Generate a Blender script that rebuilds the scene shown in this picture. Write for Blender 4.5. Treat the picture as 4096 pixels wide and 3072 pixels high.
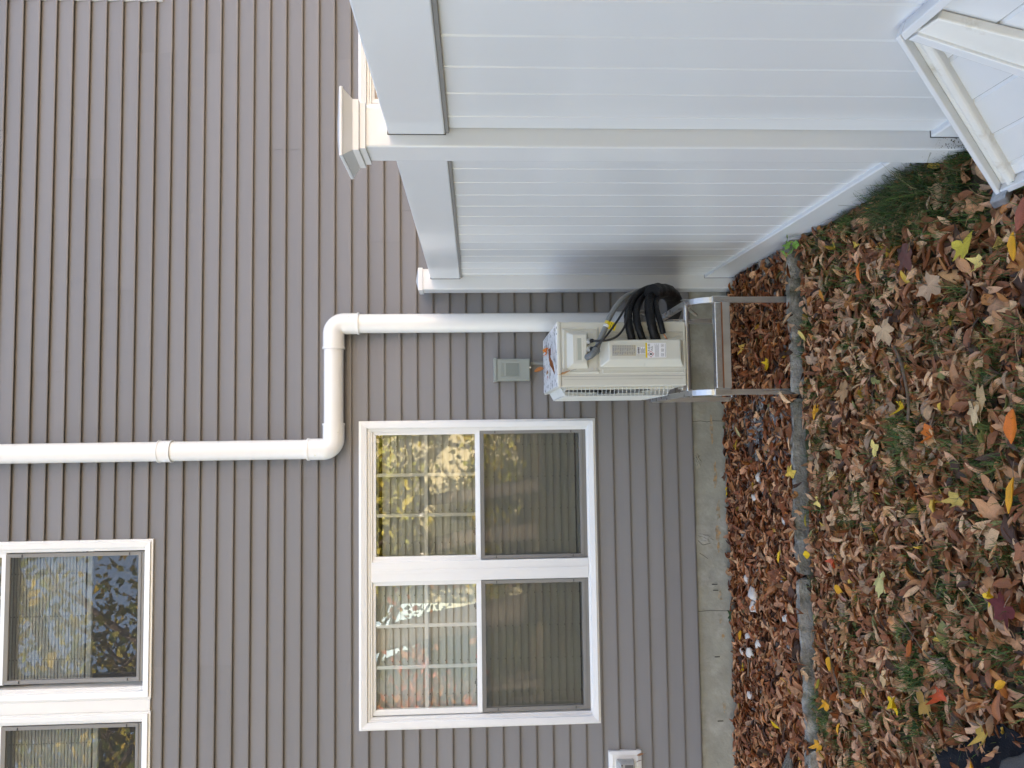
import bpy, bmesh, math, random
import numpy as np
from mathutils import Vector, Matrix, noise as mnoise

random.seed(7)
rng = np.random.default_rng(11)
for o in list(bpy.data.objects):
    bpy.data.objects.remove(o)
scene = bpy.context.scene
COL = scene.collection
R = math.radians

# ------------------------------------------------------------------ camera
cam = bpy.data.cameras.new('camera')
cam.sensor_fit = 'HORIZONTAL'
cam.sensor_width = 36.0
cam.lens = 26.337
cam.clip_start = 0.02
cam.clip_end = 600
camo = bpy.data.objects.new('camera', cam)
COL.objects.link(camo)
fwd = Vector((0.0629068, 0.9968219, -0.0488759))
rgt = Vector((0.9979248, -0.0634995, -0.0106682))
dwn = Vector((-0.0137379, -0.0481033, -0.9987479))
# the phone is held on its side: picture right is down in the world
camo.matrix_world = Matrix(((dwn.x, rgt.x, -fwd.x, 0.0),
                            (dwn.y, rgt.y, -fwd.y, -4.69572),
                            (dwn.z, rgt.z, -fwd.z, 1.5656),
                            (0, 0, 0, 1)))
scene.camera = camo

# ------------------------------------------------------------------ world, sun, exposure
SUN_EL, SUN_AZ = 27.0, 12.0        # the sun stands behind the house, a little to its right
world = bpy.data.worlds.new('World')
scene.world = world
world.use_nodes = True
wn = world.node_tree
bg = wn.nodes['Background']
sky = wn.nodes.new('ShaderNodeTexSky')
sky.sky_type = 'NISHITA'
sky.sun_disc = False
sky.sun_elevation = R(SUN_EL)
sky.sun_rotation = R(SUN_AZ)
sky.air_density = 1.0
sky.dust_density = 1.0
sky.ozone_density = 1.0
wn.links.new(sky.outputs[0], bg.inputs[0])
bg.inputs[1].default_value = 0.15
sun = bpy.data.lights.new('sun', 'SUN')
sun.energy = 4.5
sun.angle = R(0.53)
sun.color = (1.0, 0.94, 0.85)
suno = bpy.data.objects.new('sun', sun)
COL.objects.link(suno)
sd = Vector((math.sin(R(SUN_AZ)) * math.cos(R(SUN_EL)), math.cos(R(SUN_AZ)) * math.cos(R(SUN_EL)), math.sin(R(SUN_EL))))
suno.rotation_euler = sd.to_track_quat('Z', 'Y').to_euler()
vs = scene.view_settings
vs.view_transform = 'Standard'
vs.look = 'None'
vs.gamma = 1.0
vs.use_curve_mapping = False
vs.exposure = 2.76
vs.use_white_balance = True          # the phone's automatic white balance for open shade
vs.white_balance_temperature = 7700
vs.white_balance_tint = 16

# ------------------------------------------------------------------ helpers
def L(r, g, b):
    f = lambda c: (c / 255 / 12.92) if c / 255 <= 0.04045 else ((c / 255 + 0.055) / 1.055) ** 2.4
    return (f(r), f(g), f(b))

def tag(o, label=None, cat=None, group=None, kind=None):
    if label: o['label'] = label
    if cat: o['category'] = cat
    if group: o['group'] = group
    if kind: o['kind'] = kind
    return o

def link_mesh(name, me, parent=None):
    o = bpy.data.objects.new(name, me)
    COL.objects.link(o)
    if parent is not None: o.parent = parent
    return o

def thing(name, label, cat, loc=(0, 0, 0), group=None):
    o = bpy.data.objects.new(name, None)
    o.empty_display_size = 0.1
    COL.objects.link(o)
    o.location = loc
    return tag(o, label, cat, group)

def mat(name, col, rough=0.5, metal=0.0, var=0.0, vscale=6.0, bump=0.0, bscale=60.0, stretch=(1, 1, 1),
        col2=None, c2scale=3.0, c2lo=0.5, c2hi=0.65, rnd=0.0, spec=0.5, detail=5.0, rvar=0.0):
    m = bpy.data.materials.new(name)
    m.use_nodes = True
    nt = m.node_tree
    N, K = nt.nodes, nt.links
    b = N['Principled BSDF']
    b.inputs['Roughness'].default_value = rough
    b.inputs['Metallic'].default_value = metal
    b.inputs['Specular IOR Level'].default_value = spec
    tc = N.new('ShaderNodeTexCoord')
    mp = N.new('ShaderNodeMapping')
    mp.inputs['Scale'].default_value = stretch
    K.new(tc.outputs['Object'], mp.inputs['Vector'])
    n1 = N.new('ShaderNodeTexNoise')
    n1.inputs['Scale'].default_value = vscale
    n1.inputs['Detail'].default_value = detail
    K.new(mp.outputs[0], n1.inputs['Vector'])
    rp = N.new('ShaderNodeMapRange')
    rp.inputs['From Min'].default_value = 0.3
    rp.inputs['From Max'].default_value = 0.7
    rp.inputs['To Min'].default_value = 1 - var
    rp.inputs['To Max'].default_value = 1 + var
    K.new(n1.outputs[0], rp.inputs['Value'])
    fac = rp.outputs[0]
    if rnd:
        oi = N.new('ShaderNodeObjectInfo')
        r2 = N.new('ShaderNodeMapRange')
        r2.inputs['To Min'].default_value = 1 - rnd
        r2.inputs['To Max'].default_value = 1 + rnd
        K.new(oi.outputs['Random'], r2.inputs['Value'])
        mm = N.new('ShaderNodeMath'); mm.operation = 'MULTIPLY'
        K.new(fac, mm.inputs[0]); K.new(r2.outputs[0], mm.inputs[1])
        fac = mm.outputs[0]
    base = N.new('ShaderNodeRGB')
    base.outputs[0].default_value = (*col, 1)
    csock = base.outputs[0]
    if col2 is not None:
        n2 = N.new('ShaderNodeTexNoise')
        n2.inputs['Scale'].default_value = c2scale
        n2.inputs['Detail'].default_value = 6
        n2.inputs['Roughness'].default_value = 0.65
        K.new(mp.outputs[0], n2.inputs['Vector'])
        r3 = N.new('ShaderNodeMapRange')
        r3.inputs['From Min'].default_value = c2lo
        r3.inputs['From Max'].default_value = c2hi
        K.new(n2.outputs[0], r3.inputs['Value'])
        mx = N.new('ShaderNodeMix'); mx.data_type = 'RGBA'
        K.new(r3.outputs[0], mx.inputs['Factor'])
        K.new(csock, mx.inputs['A'])
        mx.inputs['B'].default_value = (*col2, 1)
        csock = mx.outputs['Result']
    vm = N.new('ShaderNodeVectorMath'); vm.operation = 'SCALE'
    K.new(csock, vm.inputs[0]); K.new(fac, vm.inputs['Scale'])
    K.new(vm.outputs[0], b.inputs['Base Color'])
    if rvar:
        r4 = N.new('ShaderNodeMapRange')
        r4.inputs['From Min'].default_value = 0.3; r4.inputs['From Max'].default_value = 0.7
        r4.inputs['To Min'].default_value = max(0.02, rough - rvar); r4.inputs['To Max'].default_value = rough + rvar
        K.new(n1.outputs[0], r4.inputs['Value']); K.new(r4.outputs[0], b.inputs['Roughness'])
    if bump:
        n3 = N.new('ShaderNodeTexNoise')
        n3.inputs['Scale'].default_value = bscale
        n3.inputs['Detail'].default_value = 4
        K.new(mp.outputs[0], n3.inputs['Vector'])
        bp = N.new('ShaderNodeBump')
        bp.inputs['Strength'].default_value = bump
        bp.inputs['Distance'].default_value = 0.01
        K.new(n3.outputs[0], bp.inputs['Height'])
        K.new(bp.outputs[0], b.inputs['Normal'])
    return m

class MB:
    """collects faces for one mesh object"""
    def __init__(s): s.v, s.f = [], []
    def add(s, vs, fs):
        o = len(s.v); s.v += [tuple(v) for v in vs]; s.f += [tuple(i + o for i in f) for f in fs]; return s
    def box(s, x0, x1, y0, y1, z0, z1):
        return s.add([(x0, y0, z0), (x1, y0, z0), (x1, y1, z0), (x0, y1, z0), (x0, y0, z1), (x1, y0, z1), (x1, y1, z1), (x0, y1, z1)],
                     [(0, 3, 2, 1), (4, 5, 6, 7), (0, 1, 5, 4), (1, 2, 6, 5), (2, 3, 7, 6), (3, 0, 4, 7)])
    def obox(s, c, ax, ay, az):
        c, ax, ay, az = map(Vector, (c, ax, ay, az))
        vs = [c - ax - ay - az, c + ax - ay - az, c + ax + ay - az, c - ax + ay - az, c - ax - ay + az, c + ax - ay + az, c + ax + ay + az, c - ax + ay + az]
        return s.add(vs, [(0, 3, 2, 1), (4, 5, 6, 7), (0, 1, 5, 4), (1, 2, 6, 5), (2, 3, 7, 6), (3, 0, 4, 7)])
    def frustum_y(s, r0, y0, r1, y1):
        """rect r0=(x0,x1,z0,z1) at y0 to rect r1 at y1 (y1<y0 is towards the viewer)"""
        a = [(r0[0], y0, r0[2]), (r0[1], y0, r0[2]), (r0[1], y0, r0[3]), (r0[0], y0, r0[3])]
        b = [(r1[0], y1, r1[2]), (r1[1], y1, r1[2]), (r1[1], y1, r1[3]), (r1[0], y1, r1[3])]
        return s.add(a + b, [(3, 2, 1, 0), (4, 5, 6, 7), (0, 1, 5, 4), (1, 2, 6, 5), (2, 3, 7, 6), (3, 0, 4, 7)])
    def frame(s, o, i, yf, yb, yfi=None):
        """mitred ring in the xz plane: outer rect o, inner rect i = (x0,x1,z0,z1), front yf (outer) / yfi (inner), back yb"""
        if yfi is None: yfi = yf
        def q(r, y): return [(r[0], y, r[2]), (r[1], y, r[2]), (r[1], y, r[3]), (r[0], y, r[3])]
        vs = q(o, yf) + q(i, yfi) + q(o, yb) + q(i, yb)
        fs = []
        for k in range(4):
            n = (k + 1) % 4
            fs += [(k, n, 4 + n, 4 + k), (8 + n, 8 + k, 12 + k, 12 + n), (8 + k, 8 + n, n, k), (4 + k, 4 + n, 12 + n, 12 + k)]
        return s.add(vs, fs)
    def tube(s, pts, rad, n=10, cap=True, rot=0.0):
        pts = [Vector(q) for q in pts]
        rads = rad if isinstance(rad, (list, tuple)) else [rad] * len(pts)
        up = None
        rings = []
        for k, q in enumerate(pts):
            t = (pts[min(k + 1, len(pts) - 1)] - pts[max(k - 1, 0)]).normalized()
            if up is None:
                up = Vector((0, 0, 1)) if abs(t.z) < 0.9 else Vector((1, 0, 0))
            a = (up - t * up.dot(t)).normalized()
            b = t.cross(a); up = a
            rings.append([q + (a * math.cos(2 * math.pi * j / n + rot) + b * math.sin(2 * math.pi * j / n + rot)) * rads[k] for j in range(n)])
        vs = [v for r in rings for v in r]
        fs = []
        for k in range(len(pts) - 1):
            for j in range(n):
                j2 = (j + 1) % n
                fs.append((k * n + j, k * n + j2, (k + 1) * n + j2, (k + 1) * n + j))
        if cap:
            fs.append(tuple(reversed(range(n))))
            fs.append(tuple(range((len(pts) - 1) * n, len(pts) * n)))
        return s.add(vs, fs)
    def square_lathe(s, cx, cy, prof):
        vs, fs = [], []
        for h, z in prof:
            vs += [(cx - h, cy - h, z), (cx + h, cy - h, z), (cx + h, cy + h, z), (cx - h, cy + h, z)]
        for k in range(len(prof) - 1):
            for j in range(4):
                fs.append((k * 4 + j, k * 4 + (j + 1) % 4, k * 4 + 4 + (j + 1) % 4, k * 4 + 4 + j))
        fs.append((3, 2, 1, 0)); n = len(prof) * 4
        fs.append((n - 4, n - 3, n - 2, n - 1))
        return s.add(vs, fs)
    def build(s, name, m, parent=None, smooth=False, bevel=0.0, seg=2, angle=None):
        me = bpy.data.meshes.new(name)
        me.from_pydata(s.v, [], s.f)
        me.validate()
        if m is not None: me.materials.append(m)
        bm = bmesh.new(); bm.from_mesh(me)
        bmesh.ops.recalc_face_normals(bm, faces=bm.faces)
        bm.to_mesh(me); bm.free()
        if smooth:
            me.polygons.foreach_set('use_smooth', [True] * len(me.polygons))
            if angle:
                me.set_sharp_from_angle(angle=R(angle))
        o = link_mesh(name, me, parent)
        if bevel:
            bv = o.modifiers.new('bevel', 'BEVEL'); bv.width = bevel; bv.segments = seg; bv.limit_method = 'ANGLE'; bv.angle_limit = R(40)
        return o

def smooth_path(pts, k=6):
    """Catmull-Rom"""
    P = [Vector(q) for q in pts]
    P = [P[0] * 2 - P[1]] + P + [P[-1] * 2 - P[-2]]
    out = []
    for i in range(1, len(P) - 2):
        for j in range(k):
            t = j / k
            a, b, c, d = P[i - 1], P[i], P[i + 1], P[i + 2]
            out.append(0.5 * ((2 * b) + (c - a) * t + (2 * a - 5 * b + 4 * c - d) * t * t + (3 * b - a - 3 * c + d) * t ** 3))
    out.append(P[-2])
    return out

def fbm(x, y, s, seed=0.0):
    return mnoise.fractal(Vector((x * s + seed, y * s - seed * 0.7, seed)), 1.0, 2.0, 3)

def text_mesh(name, body, size, m, parent, loc, extrude=0.0):
    """flat lettering in the xz plane, facing -y"""
    c = bpy.data.curves.new(name, 'FONT'); c.body = body; c.size = size; c.extrude = extrude
    t = bpy.data.objects.new(name, c); COL.objects.link(t)
    dg = bpy.context.evaluated_depsgraph_get()
    me = bpy.data.meshes.new_from_object(t.evaluated_get(dg))
    bpy.data.objects.remove(t); bpy.data.curves.remove(c)
    me.transform(Matrix.Rotation(R(90), 4, 'X'))
    me.transform(Matrix.Translation(loc))
    me.materials.clear(); me.materials.append(m)
    o = link_mesh(name, me, parent)
    return o

# ------------------------------------------------------------------ materials
M_SIDE = mat('vinyl_siding_grey', (0.196, 0.187, 0.186), 0.45, var=0.05, vscale=1.3, bump=0.06, bscale=30, stretch=(0.15, 1, 6), rnd=0.05)
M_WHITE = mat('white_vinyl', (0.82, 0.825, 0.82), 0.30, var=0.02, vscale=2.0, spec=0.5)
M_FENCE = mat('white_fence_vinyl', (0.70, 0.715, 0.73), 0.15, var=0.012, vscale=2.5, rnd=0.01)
M_DIRTYW = mat('weathered_white_vinyl', (0.76, 0.75, 0.71), 0.35, var=0.06, vscale=7, col2=(0.45, 0.38, 0.27), c2scale=9, c2lo=0.58, c2hi=0.8)
M_PIPE = mat('white_pvc_pipe', (0.82, 0.815, 0.795), 0.22, var=0.02, vscale=3, rvar=0.05)
M_CONC = mat('foundation_concrete', (0.30, 0.295, 0.25), 0.85, var=0.16, vscale=7, bump=0.35, bscale=45, col2=(0.42, 0.41, 0.37), c2scale=4, c2lo=0.5, c2hi=0.7)
M_RUST = mat('rust_stain', (0.42, 0.22, 0.09), 0.9, var=0.3, vscale=30)
M_DARK = mat('dark_metal', (0.03, 0.03, 0.032), 0.5, var=0.1)
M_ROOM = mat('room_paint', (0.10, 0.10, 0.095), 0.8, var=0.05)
M_SASHG = mat('grey_screen_frame', (0.23, 0.225, 0.215), 0.4, metal=0.0, var=0.05)
M_BLIND = mat('blind_slat_vinyl', (0.60, 0.61, 0.585), 0.45, var=0.04, vscale=4, rnd=0.03)
M_CORD = mat('blind_cord', (0.05, 0.05, 0.05), 0.8)
M_BOX = mat('grey_pvc_box', (0.30, 0.325, 0.295), 0.4, var=0.03)
M_AC = mat('ac_beige_paint', (0.64, 0.625, 0.55), 0.32, var=0.02, vscale=3, bump=0.02, bscale=300)
M_ACTOP = mat('ac_top_mottled', (0.84, 0.84, 0.83), 0.3, var=0.1, vscale=30, col2=(0.17, 0.17, 0.17), c2scale=34, c2lo=0.54, c2hi=0.6, stretch=(1, 0.55, 1))  # near-white lid broken up by dark grey mottling
M_WIRE = mat('guard_wire', (0.62, 0.63, 0.60), 0.35, var=0.03)
M_ALU = mat('brushed_aluminium', (0.72, 0.72, 0.72), 0.33, metal=0.85, var=0.06, vscale=20, stretch=(1, 1, 0.08), rvar=0.1)
M_STEEL = mat('zinc_steel', (0.66, 0.66, 0.65), 0.28, metal=0.85, var=0.1, vscale=60)
M_BLACKF = mat('black_foam_insulation', (0.006, 0.006, 0.007), 0.5, spec=0.25, var=0.3, vscale=40, bump=0.5, bscale=90)
M_CABLE = mat('black_cable', (0.014, 0.013, 0.013), 0.4, var=0.2)
M_FLEX = mat('grey_flex_conduit', (0.22, 0.225, 0.22), 0.45, var=0.06)
M_FIT = mat('grey_fitting', (0.13, 0.14, 0.14), 0.35, var=0.06)
M_COPPER = mat('copper', (0.75, 0.36, 0.2), 0.3, metal=1.0, var=0.1)
M_YEL = mat('yellow_label', (0.85, 0.62, 0.01), 0.4, var=0.03)
M_LAB = mat('white_label', (0.82, 0.82, 0.84), 0.35, var=0.02)
M_SILV = mat('silver_label', (0.42, 0.41, 0.38), 0.35, var=0.05, col2=(0.5, 0.43, 0.3), c2scale=12)
M_INK = mat('label_ink', (0.02, 0.02, 0.025), 0.5)
M_GINK = mat('label_grey_ink', (0.2, 0.2, 0.22), 0.5)
M_RED = mat('label_red', (0.55, 0.02, 0.03), 0.4)
M_EDGE = mat('weathered_edging', (0.275, 0.26, 0.23), 0.9, var=0.35, vscale=22, bump=0.9, bscale=70, col2=(0.13, 0.125, 0.09), c2scale=7, c2lo=0.47, c2hi=0.62, rnd=0.08)
M_SOIL = mat('lawn_soil', (0.075, 0.052, 0.032), 0.95, var=0.35, vscale=25, bump=0.6, bscale=80, col2=(0.05, 0.07, 0.022), c2scale=3, c2lo=0.48, c2hi=0.6)
M_GRAVEL = mat('grey_gravel', (0.26, 0.26, 0.265), 0.8, var=0.45, vscale=14, bump=0.3, bscale=90)
M_PEB = mat('white_pebble', (0.68, 0.64, 0.58), 0.6, var=0.1, vscale=25, bump=0.2, bscale=60, col2=(0.55, 0.4, 0.32), c2scale=20)
M_STONE = mat('grey_stone', (0.075, 0.073, 0.07), 0.85, var=0.25, vscale=20, bump=0.5, bscale=60)
M_FABRIC = mat('black_weed_fabric', (0.008, 0.009, 0.012), 0.8, spec=0.2, var=0.3, vscale=30, bump=0.5, bscale=150)
M_TWIG = mat('twig_bark', (0.14, 0.10, 0.07), 0.9, var=0.3, vscale=50)
M_SPROUT = mat('sprout_green', (0.14, 0.28, 0.04), 0.5, var=0.2, vscale=30)

def glass_mat(name, fac, wav):
    m = bpy.data.materials.new(name); m.use_nodes = True
    nt = m.node_tree; N, K = nt.nodes, nt.links
    N.remove(N['Principled BSDF'])
    out = N['Material Output']
    tr = N.new('ShaderNodeBsdfTransparent'); tr.inputs[0].default_value = (0.80, 0.83, 0.80, 1)
    gl = N.new('ShaderNodeBsdfGlossy'); gl.inputs['Roughness'].default_value = 0.0; gl.inputs['Color'].default_value = (1, 1, 1, 1)
    lw = N.new('ShaderNodeFresnel'); lw.inputs['IOR'].default_value = 1.5
    mr = N.new('ShaderNodeMapRange'); mr.inputs['From Min'].default_value = 0.04; mr.inputs['From Max'].default_value = 1
    mr.inputs['To Min'].default_value = fac; mr.inputs['To Max'].default_value = 1
    K.new(lw.outputs[0], mr.inputs['Value'])
    tc = N.new('ShaderNodeTexCoord'); nz = N.new('ShaderNodeTexNoise'); nz.inputs['Scale'].default_value = 5.0; nz.inputs['Detail'].default_value = 2
    K.new(tc.outputs['Object'], nz.inputs['Vector'])
    bp = N.new('ShaderNodeBump'); bp.inputs['Strength'].default_value = wav; bp.inputs['Distance'].default_value = 0.01
    K.new(nz.outputs[0], bp.inputs['Height']); K.new(bp.outputs[0], gl.inputs['Normal'])
    mx = N.new('ShaderNodeMixShader')
    K.new(mr.outputs[0], mx.inputs[0]); K.new(tr.outputs[0], mx.inputs[1]); K.new(gl.outputs[0], mx.inputs[2])
    K.new(mx.outputs[0], out.inputs['Surface'])
    return m
M_GLASS = glass_mat('window_glass', 0.09, 0.025)

def screen_mat():
    m = bpy.data.materials.new('insect_screen_mesh'); m.use_nodes = True
    nt = m.node_tree; N, K = nt.nodes, nt.links
    b = N['Principled BSDF']; b.inputs['Base Color'].default_value = (0.06, 0.06, 0.06, 1); b.inputs['Roughness'].default_value = 0.6
    tr = N.new('ShaderNodeBsdfTransparent'); mx = N.new('ShaderNodeMixShader'); mx.inputs[0].default_value = 0.33
    tc = N.new('ShaderNodeTexCoord'); nz = N.new('ShaderNodeTexNoise'); nz.inputs['Scale'].default_value = 3
    mr = N.new('ShaderNodeMapRange'); mr.inputs['To Min'].default_value = 0.25; mr.inputs['To Max'].default_value = 0.41
    K.new(tc.outputs['Object'], nz.inputs['Vector']); K.new(nz.outputs[0], mr.inputs['Value']); K.new(mr.outputs[0], mx.inputs[0])
    K.new(tr.outputs[0], mx.inputs[1]); K.new(b.outputs[0], mx.inputs[2]); K.new(mx.outputs[0], N['Material Output'].inputs['Surface'])
    return m
M_SCREEN = screen_mat()

def vcol_mat(name, rough, mott, mscale, transl=0.0, spec=0.3):
    m = bpy.data.materials.new(name); m.use_nodes = True
    nt = m.node_tree; N, K = nt.nodes, nt.links
    b = N['Principled BSDF']; b.inputs['Roughness'].default_value = rough; b.inputs['Specular IOR Level'].default_value = spec
    at = N.new('ShaderNodeAttribute'); at.attribute_name = 'col'
    tc = N.new('ShaderNodeTexCoord'); nz = N.new('ShaderNodeTexNoise'); nz.inputs['Scale'].default_value = mscale; nz.inputs['Detail'].default_value = 4
    K.new(tc.outputs['Object'], nz.inputs['Vector'])
    mr = N.new('ShaderNodeMapRange'); mr.inputs['From Min'].default_value = 0.3; mr.inputs['From Max'].default_value = 0.7
    mr.inputs['To Min'].default_value = 1 - mott; mr.inputs['To Max'].default_value = 1 + mott
    K.new(nz.outputs[0], mr.inputs['Value'])
    vm = N.new('ShaderNodeVectorMath'); vm.operation = 'SCALE'
    K.new(at.outputs['Color'], vm.inputs[0]); K.new(mr.outputs[0], vm.inputs['Scale'])
    K.new(vm.outputs[0], b.inputs['Base Color'])
    if transl:
        t = N.new('ShaderNodeBsdfTranslucent'); K.new(vm.outputs[0], t.inputs['Color'])
        mx = N.new('ShaderNodeMixShader'); mx.inputs[0].default_value = transl
        K.new(b.outputs[0], mx.inputs[1]); K.new(t.outputs[0], mx.inputs[2]); K.new(mx.outputs[0], N['Material Output'].inputs['Surface'])
    return m
M_LEAF = vcol_mat('dead_leaf', 0.5, 0.28, 70, 0.12, 0.4)
M_GRASS = vcol_mat('grass_blade', 0.55, 0.15, 20, 0.2)
M_TREELEAF = vcol_mat('tree_foliage', 0.55, 0.2, 3, 0.3)

# ------------------------------------------------------------------ ground
def gz(x, y):
    return -0.05 + 0.012 * fbm(x, y, 1.6, 3.1)
def grid_mesh(name, x0, x1, y0, y1, nx, ny, zf, m):
    xs = np.linspace(x0, x1, nx); ys = np.linspace(y0, y1, ny)
    v = [(x, y, zf(x, y)) for y in ys for x in xs]
    f = [(j * nx + i, j * nx + i + 1, (j + 1) * nx + i + 1, (j + 1) * nx + i) for j in range(ny - 1) for i in range(nx - 1)]
    me = bpy.data.meshes.new(name); me.from_pydata(v, [], f); me.materials.append(m)
    me.polygons.foreach_set('use_smooth', [True] * len(me.polygons))
    return link_mesh(name, me)
far = MB()
X0, X1, Y0, Y1 = -6.0, 6.0, -6.0, 0.02
far.add([(-250, -250, -0.05), (250, -250, -0.05), (250, 250, -0.05), (-250, 250, -0.05), (X0, Y0, -0.05), (X1, Y0, -0.05), (X1, Y1, -0.05), (X0, Y1, -0.05)],
        [(0, 1, 5, 4), (1, 2, 6, 5), (2, 3, 7, 6), (3, 0, 4, 7)])
M_LAWN = mat('autumn_lawn', (0.06, 0.07, 0.022), 0.95, var=0.4, vscale=1.5, bump=0.5, bscale=20, col2=(0.13, 0.075, 0.035), c2scale=0.8, c2lo=0.45, c2hi=0.6)
tag(far.build('ground', M_LAWN), kind='structure')
def gzb(x, y):
    e = min(x - X0, X1 - x, y - Y0, 1.0)
    return -0.05 + (gz(x, y) + 0.05) * min(1, max(0, e))
lawn = tag(grid_mesh('lawn', X0, X1, Y0, -1.04, 90, 40, gzb, M_SOIL), kind='structure')
bed = tag(grid_mesh('planting_bed', X0, X1, -1.04, Y1, 90, 12, lambda x, y: gzb(x, y), mat('bed_soil', (0.06, 0.045, 0.032), 0.95, var=0.4, vscale=30, bump=0.8, bscale=70)), kind='structure')

# ------------------------------------------------------------------ house
house = thing('house', 'two-storey house with grey vinyl siding and white trimmed windows', 'house', (0, 0, 0))
HX0, HX1, HD, HZ = -9.0, 8.0, 9.0, 6.6
# windows: outer rectangles (x0, x1, z0, z1)
W_MAIN = (-1.788, 0.074, 0.820, 2.287)
W_SIDE = (2.030, 3.892, 0.820, 2.287)
W_UPR = (-1.560, -0.619, 3.515, 5.160)
W_UPL = (-2.572, -1.631, 3.515, 5.160)
W_UPX = (2.746, 3.687, 3.515, 5.160)
ALLW = [W_MAIN, W_SIDE, W_UPR, W_UPL, W_UPX]
HOLES = [(a + 0.03, b - 0.03, c + 0.03, d - 0.03) for a, b, c, d in ALLW]
def grid_wall(mb, x0, x1, z0, z1, y, holes):
    xs = sorted({x0, x1} | {h[0] for h in holes} | {h[1] for h in holes}); zs = sorted({z0, z1} | {h[2] for h in holes} | {h[3] for h in holes})
    for i in range(len(xs) - 1):
        for j in range(len(zs) - 1):
            cx, cz = (xs[i] + xs[i + 1]) / 2, (zs[j] + zs[j + 1]) / 2
            if any(h[0] < cx < h[1] and h[2] < cz < h[3] for h in holes): continue
            mb.add([(xs[i], y, zs[j]), (xs[i + 1], y, zs[j]), (xs[i + 1], y, zs[j + 1]), (xs[i], y, zs[j + 1])], [(0, 1, 2, 3)])
w = MB()
grid_wall(w, HX0, HX1, 0.19, HZ, 0.03, HOLES)
w.add([(HX0, 0.03, 0), (HX0, HD, 0), (HX0, HD, HZ), (HX0, 0.03, HZ), (HX1, 0.03, 0), (HX1, HD, 0), (HX1, HD, HZ), (HX1, 0.03, HZ)],
      [(0, 1, 2, 3), (5, 4, 7, 6), (1, 5, 6, 2)])
w.add([(HX0, 0.03, HZ), (HX0, HD, HZ), (HX0, HD / 2, HZ + 2.9), (HX1, 0.03, HZ), (HX1, HD, HZ), (HX1, HD / 2, HZ + 2.9)], [(0, 1, 2), (4, 3, 5)])
w.build('wall', M_SIDE, house)
rf = MB()
for sgn in (0, 1):
    ya, yb = ((-0.06, HD / 2) if sgn == 0 else (HD + 0.3, HD / 2))
    rf.add([(HX0 - .3, ya, HZ - .1), (HX1 + .3, ya, HZ - .1), (HX1 + .3, yb, HZ + 3.05), (HX0 - .3, yb, HZ + 3.05),
            (HX0 - .3, ya, HZ - .25), (HX1 + .3, ya, HZ - .25), (HX1 + .3, yb, HZ + 2.9), (HX0 - .3, yb, HZ + 2.9)],
           [(0, 1, 2, 3), (7, 6, 5, 4), (0, 4, 5, 1), (1, 5, 6, 2), (3, 7, 4, 0)])
rf.build('roof', mat('asphalt_shingle', (0.06, 0.06, 0.062), 0.9, var=0.3, vscale=12), house)
MB().box(HX0, HX1, -0.055, 0.03, HZ - 0.34, HZ - 0.16).build('frieze_board', M_WHITE, house)
MB().box(HX0, HX1, -.17, -.062, HZ - .30, HZ - .19).build('gutter', M_WHITE, house, bevel=.01)
# foundation
fd = MB()
fd.box(HX0, HX1, 0.004, 0.25, -0.4, 0.19)
fo = fd.build('foundation', M_CONC, house)
for x, z, l in ((-1.012, 0.08, 0.020), (-1.42, 0.083, 0.020), (-1.81, 0.075, 0.022), (-0.975, 0.086, 0.022)):
    MB().box(x - 0.0018, x + 0.0018, -0.001, 0.006, z - l, z + l * 0.6).build('form_tie', M_DARK, fo)
def blotch(x, z, w_, h_, y, seed):
    rr = random.Random(seed); n = 12
    vs = [(x, y, z)] + [(x + w_ * math.cos(2 * math.pi * k / n) * rr.uniform(.35, 1.1), y, z + h_ * math.sin(2 * math.pi * k / n) * rr.uniform(.35, 1.1)) for k in range(n)]
    return vs, [(0, 1 + k, 1 + (k + 1) % n) for k in range(n)]
M_ORANGE = mat('orange_stain', (0.38, 0.24, 0.12), 0.9, var=0.35, vscale=40, col2=(0.30, 0.295, 0.25), c2scale=30, c2lo=0.42, c2hi=0.6)
for k, (x, z, a, b) in enumerate(((0.02, .075, .07, .012), (-0.06, .07, .05, .01), (-0.26, .055, .08, .014), (-0.33, .06, .05, .012), (-0.52, .045, .10, .016), (-0.66, .05, .06, .02), (-0.74, .05, .05, .01), (-1.05, .05, .05, .016), (-1.19, .05, .05, .014), (-1.30, .04, .03, .012), (-1.72, .045, .04, .014))):
    vs, fs = blotch(x, z, a, b, 0.001 - 0.0001 * k, k); rs = MB().add(vs, fs)
    rs.build('rust_stain', M_ORANGE, fo)
#('orange_stain', (0.38, 0.24, 0.12), 0.9, var=0.35, vscale=40, col2=(0.30, 0.295, 0.25), c2scale=30, c2lo=0.42, c2hi=0.6), fo)
M_CRACK = mat('crack_dark', (0.06, 0.055, 0.045), 0.95)
for x, pts in ((0.045, [(0, .19), (.004, .14), (-.003, .1), (.004, .06), (0, -.03)]), (-0.19, [(0, .19), (.012, .16), (.02, .15)]), (-0.70, [(0, .18), (-.03, .15), (-.02, .10)]), (-0.78, [(0, .17), (-.02, .14), (-.035, .12)]), (-1.14, [(0, .19), (.005, .12), (0, .0)])):
    cr = MB()
    for (a, za), (b, zb) in zip(pts, pts[1:]):
        d = Vector((b - a, 0, zb - za)).normalized(); q = Vector((d.z, 0, -d.x)) * 0.0014
        cr.add([(x + a + q.x, .0017, za + q.z), (x + b + q.x, .0017, zb + q.z), (x + b - q.x, .0017, zb - q.z), (x + a - q.x, .0017, za - q.z)], [(0, 1, 2, 3)])
    cr.build('crack', M_CRACK, fo)
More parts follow.
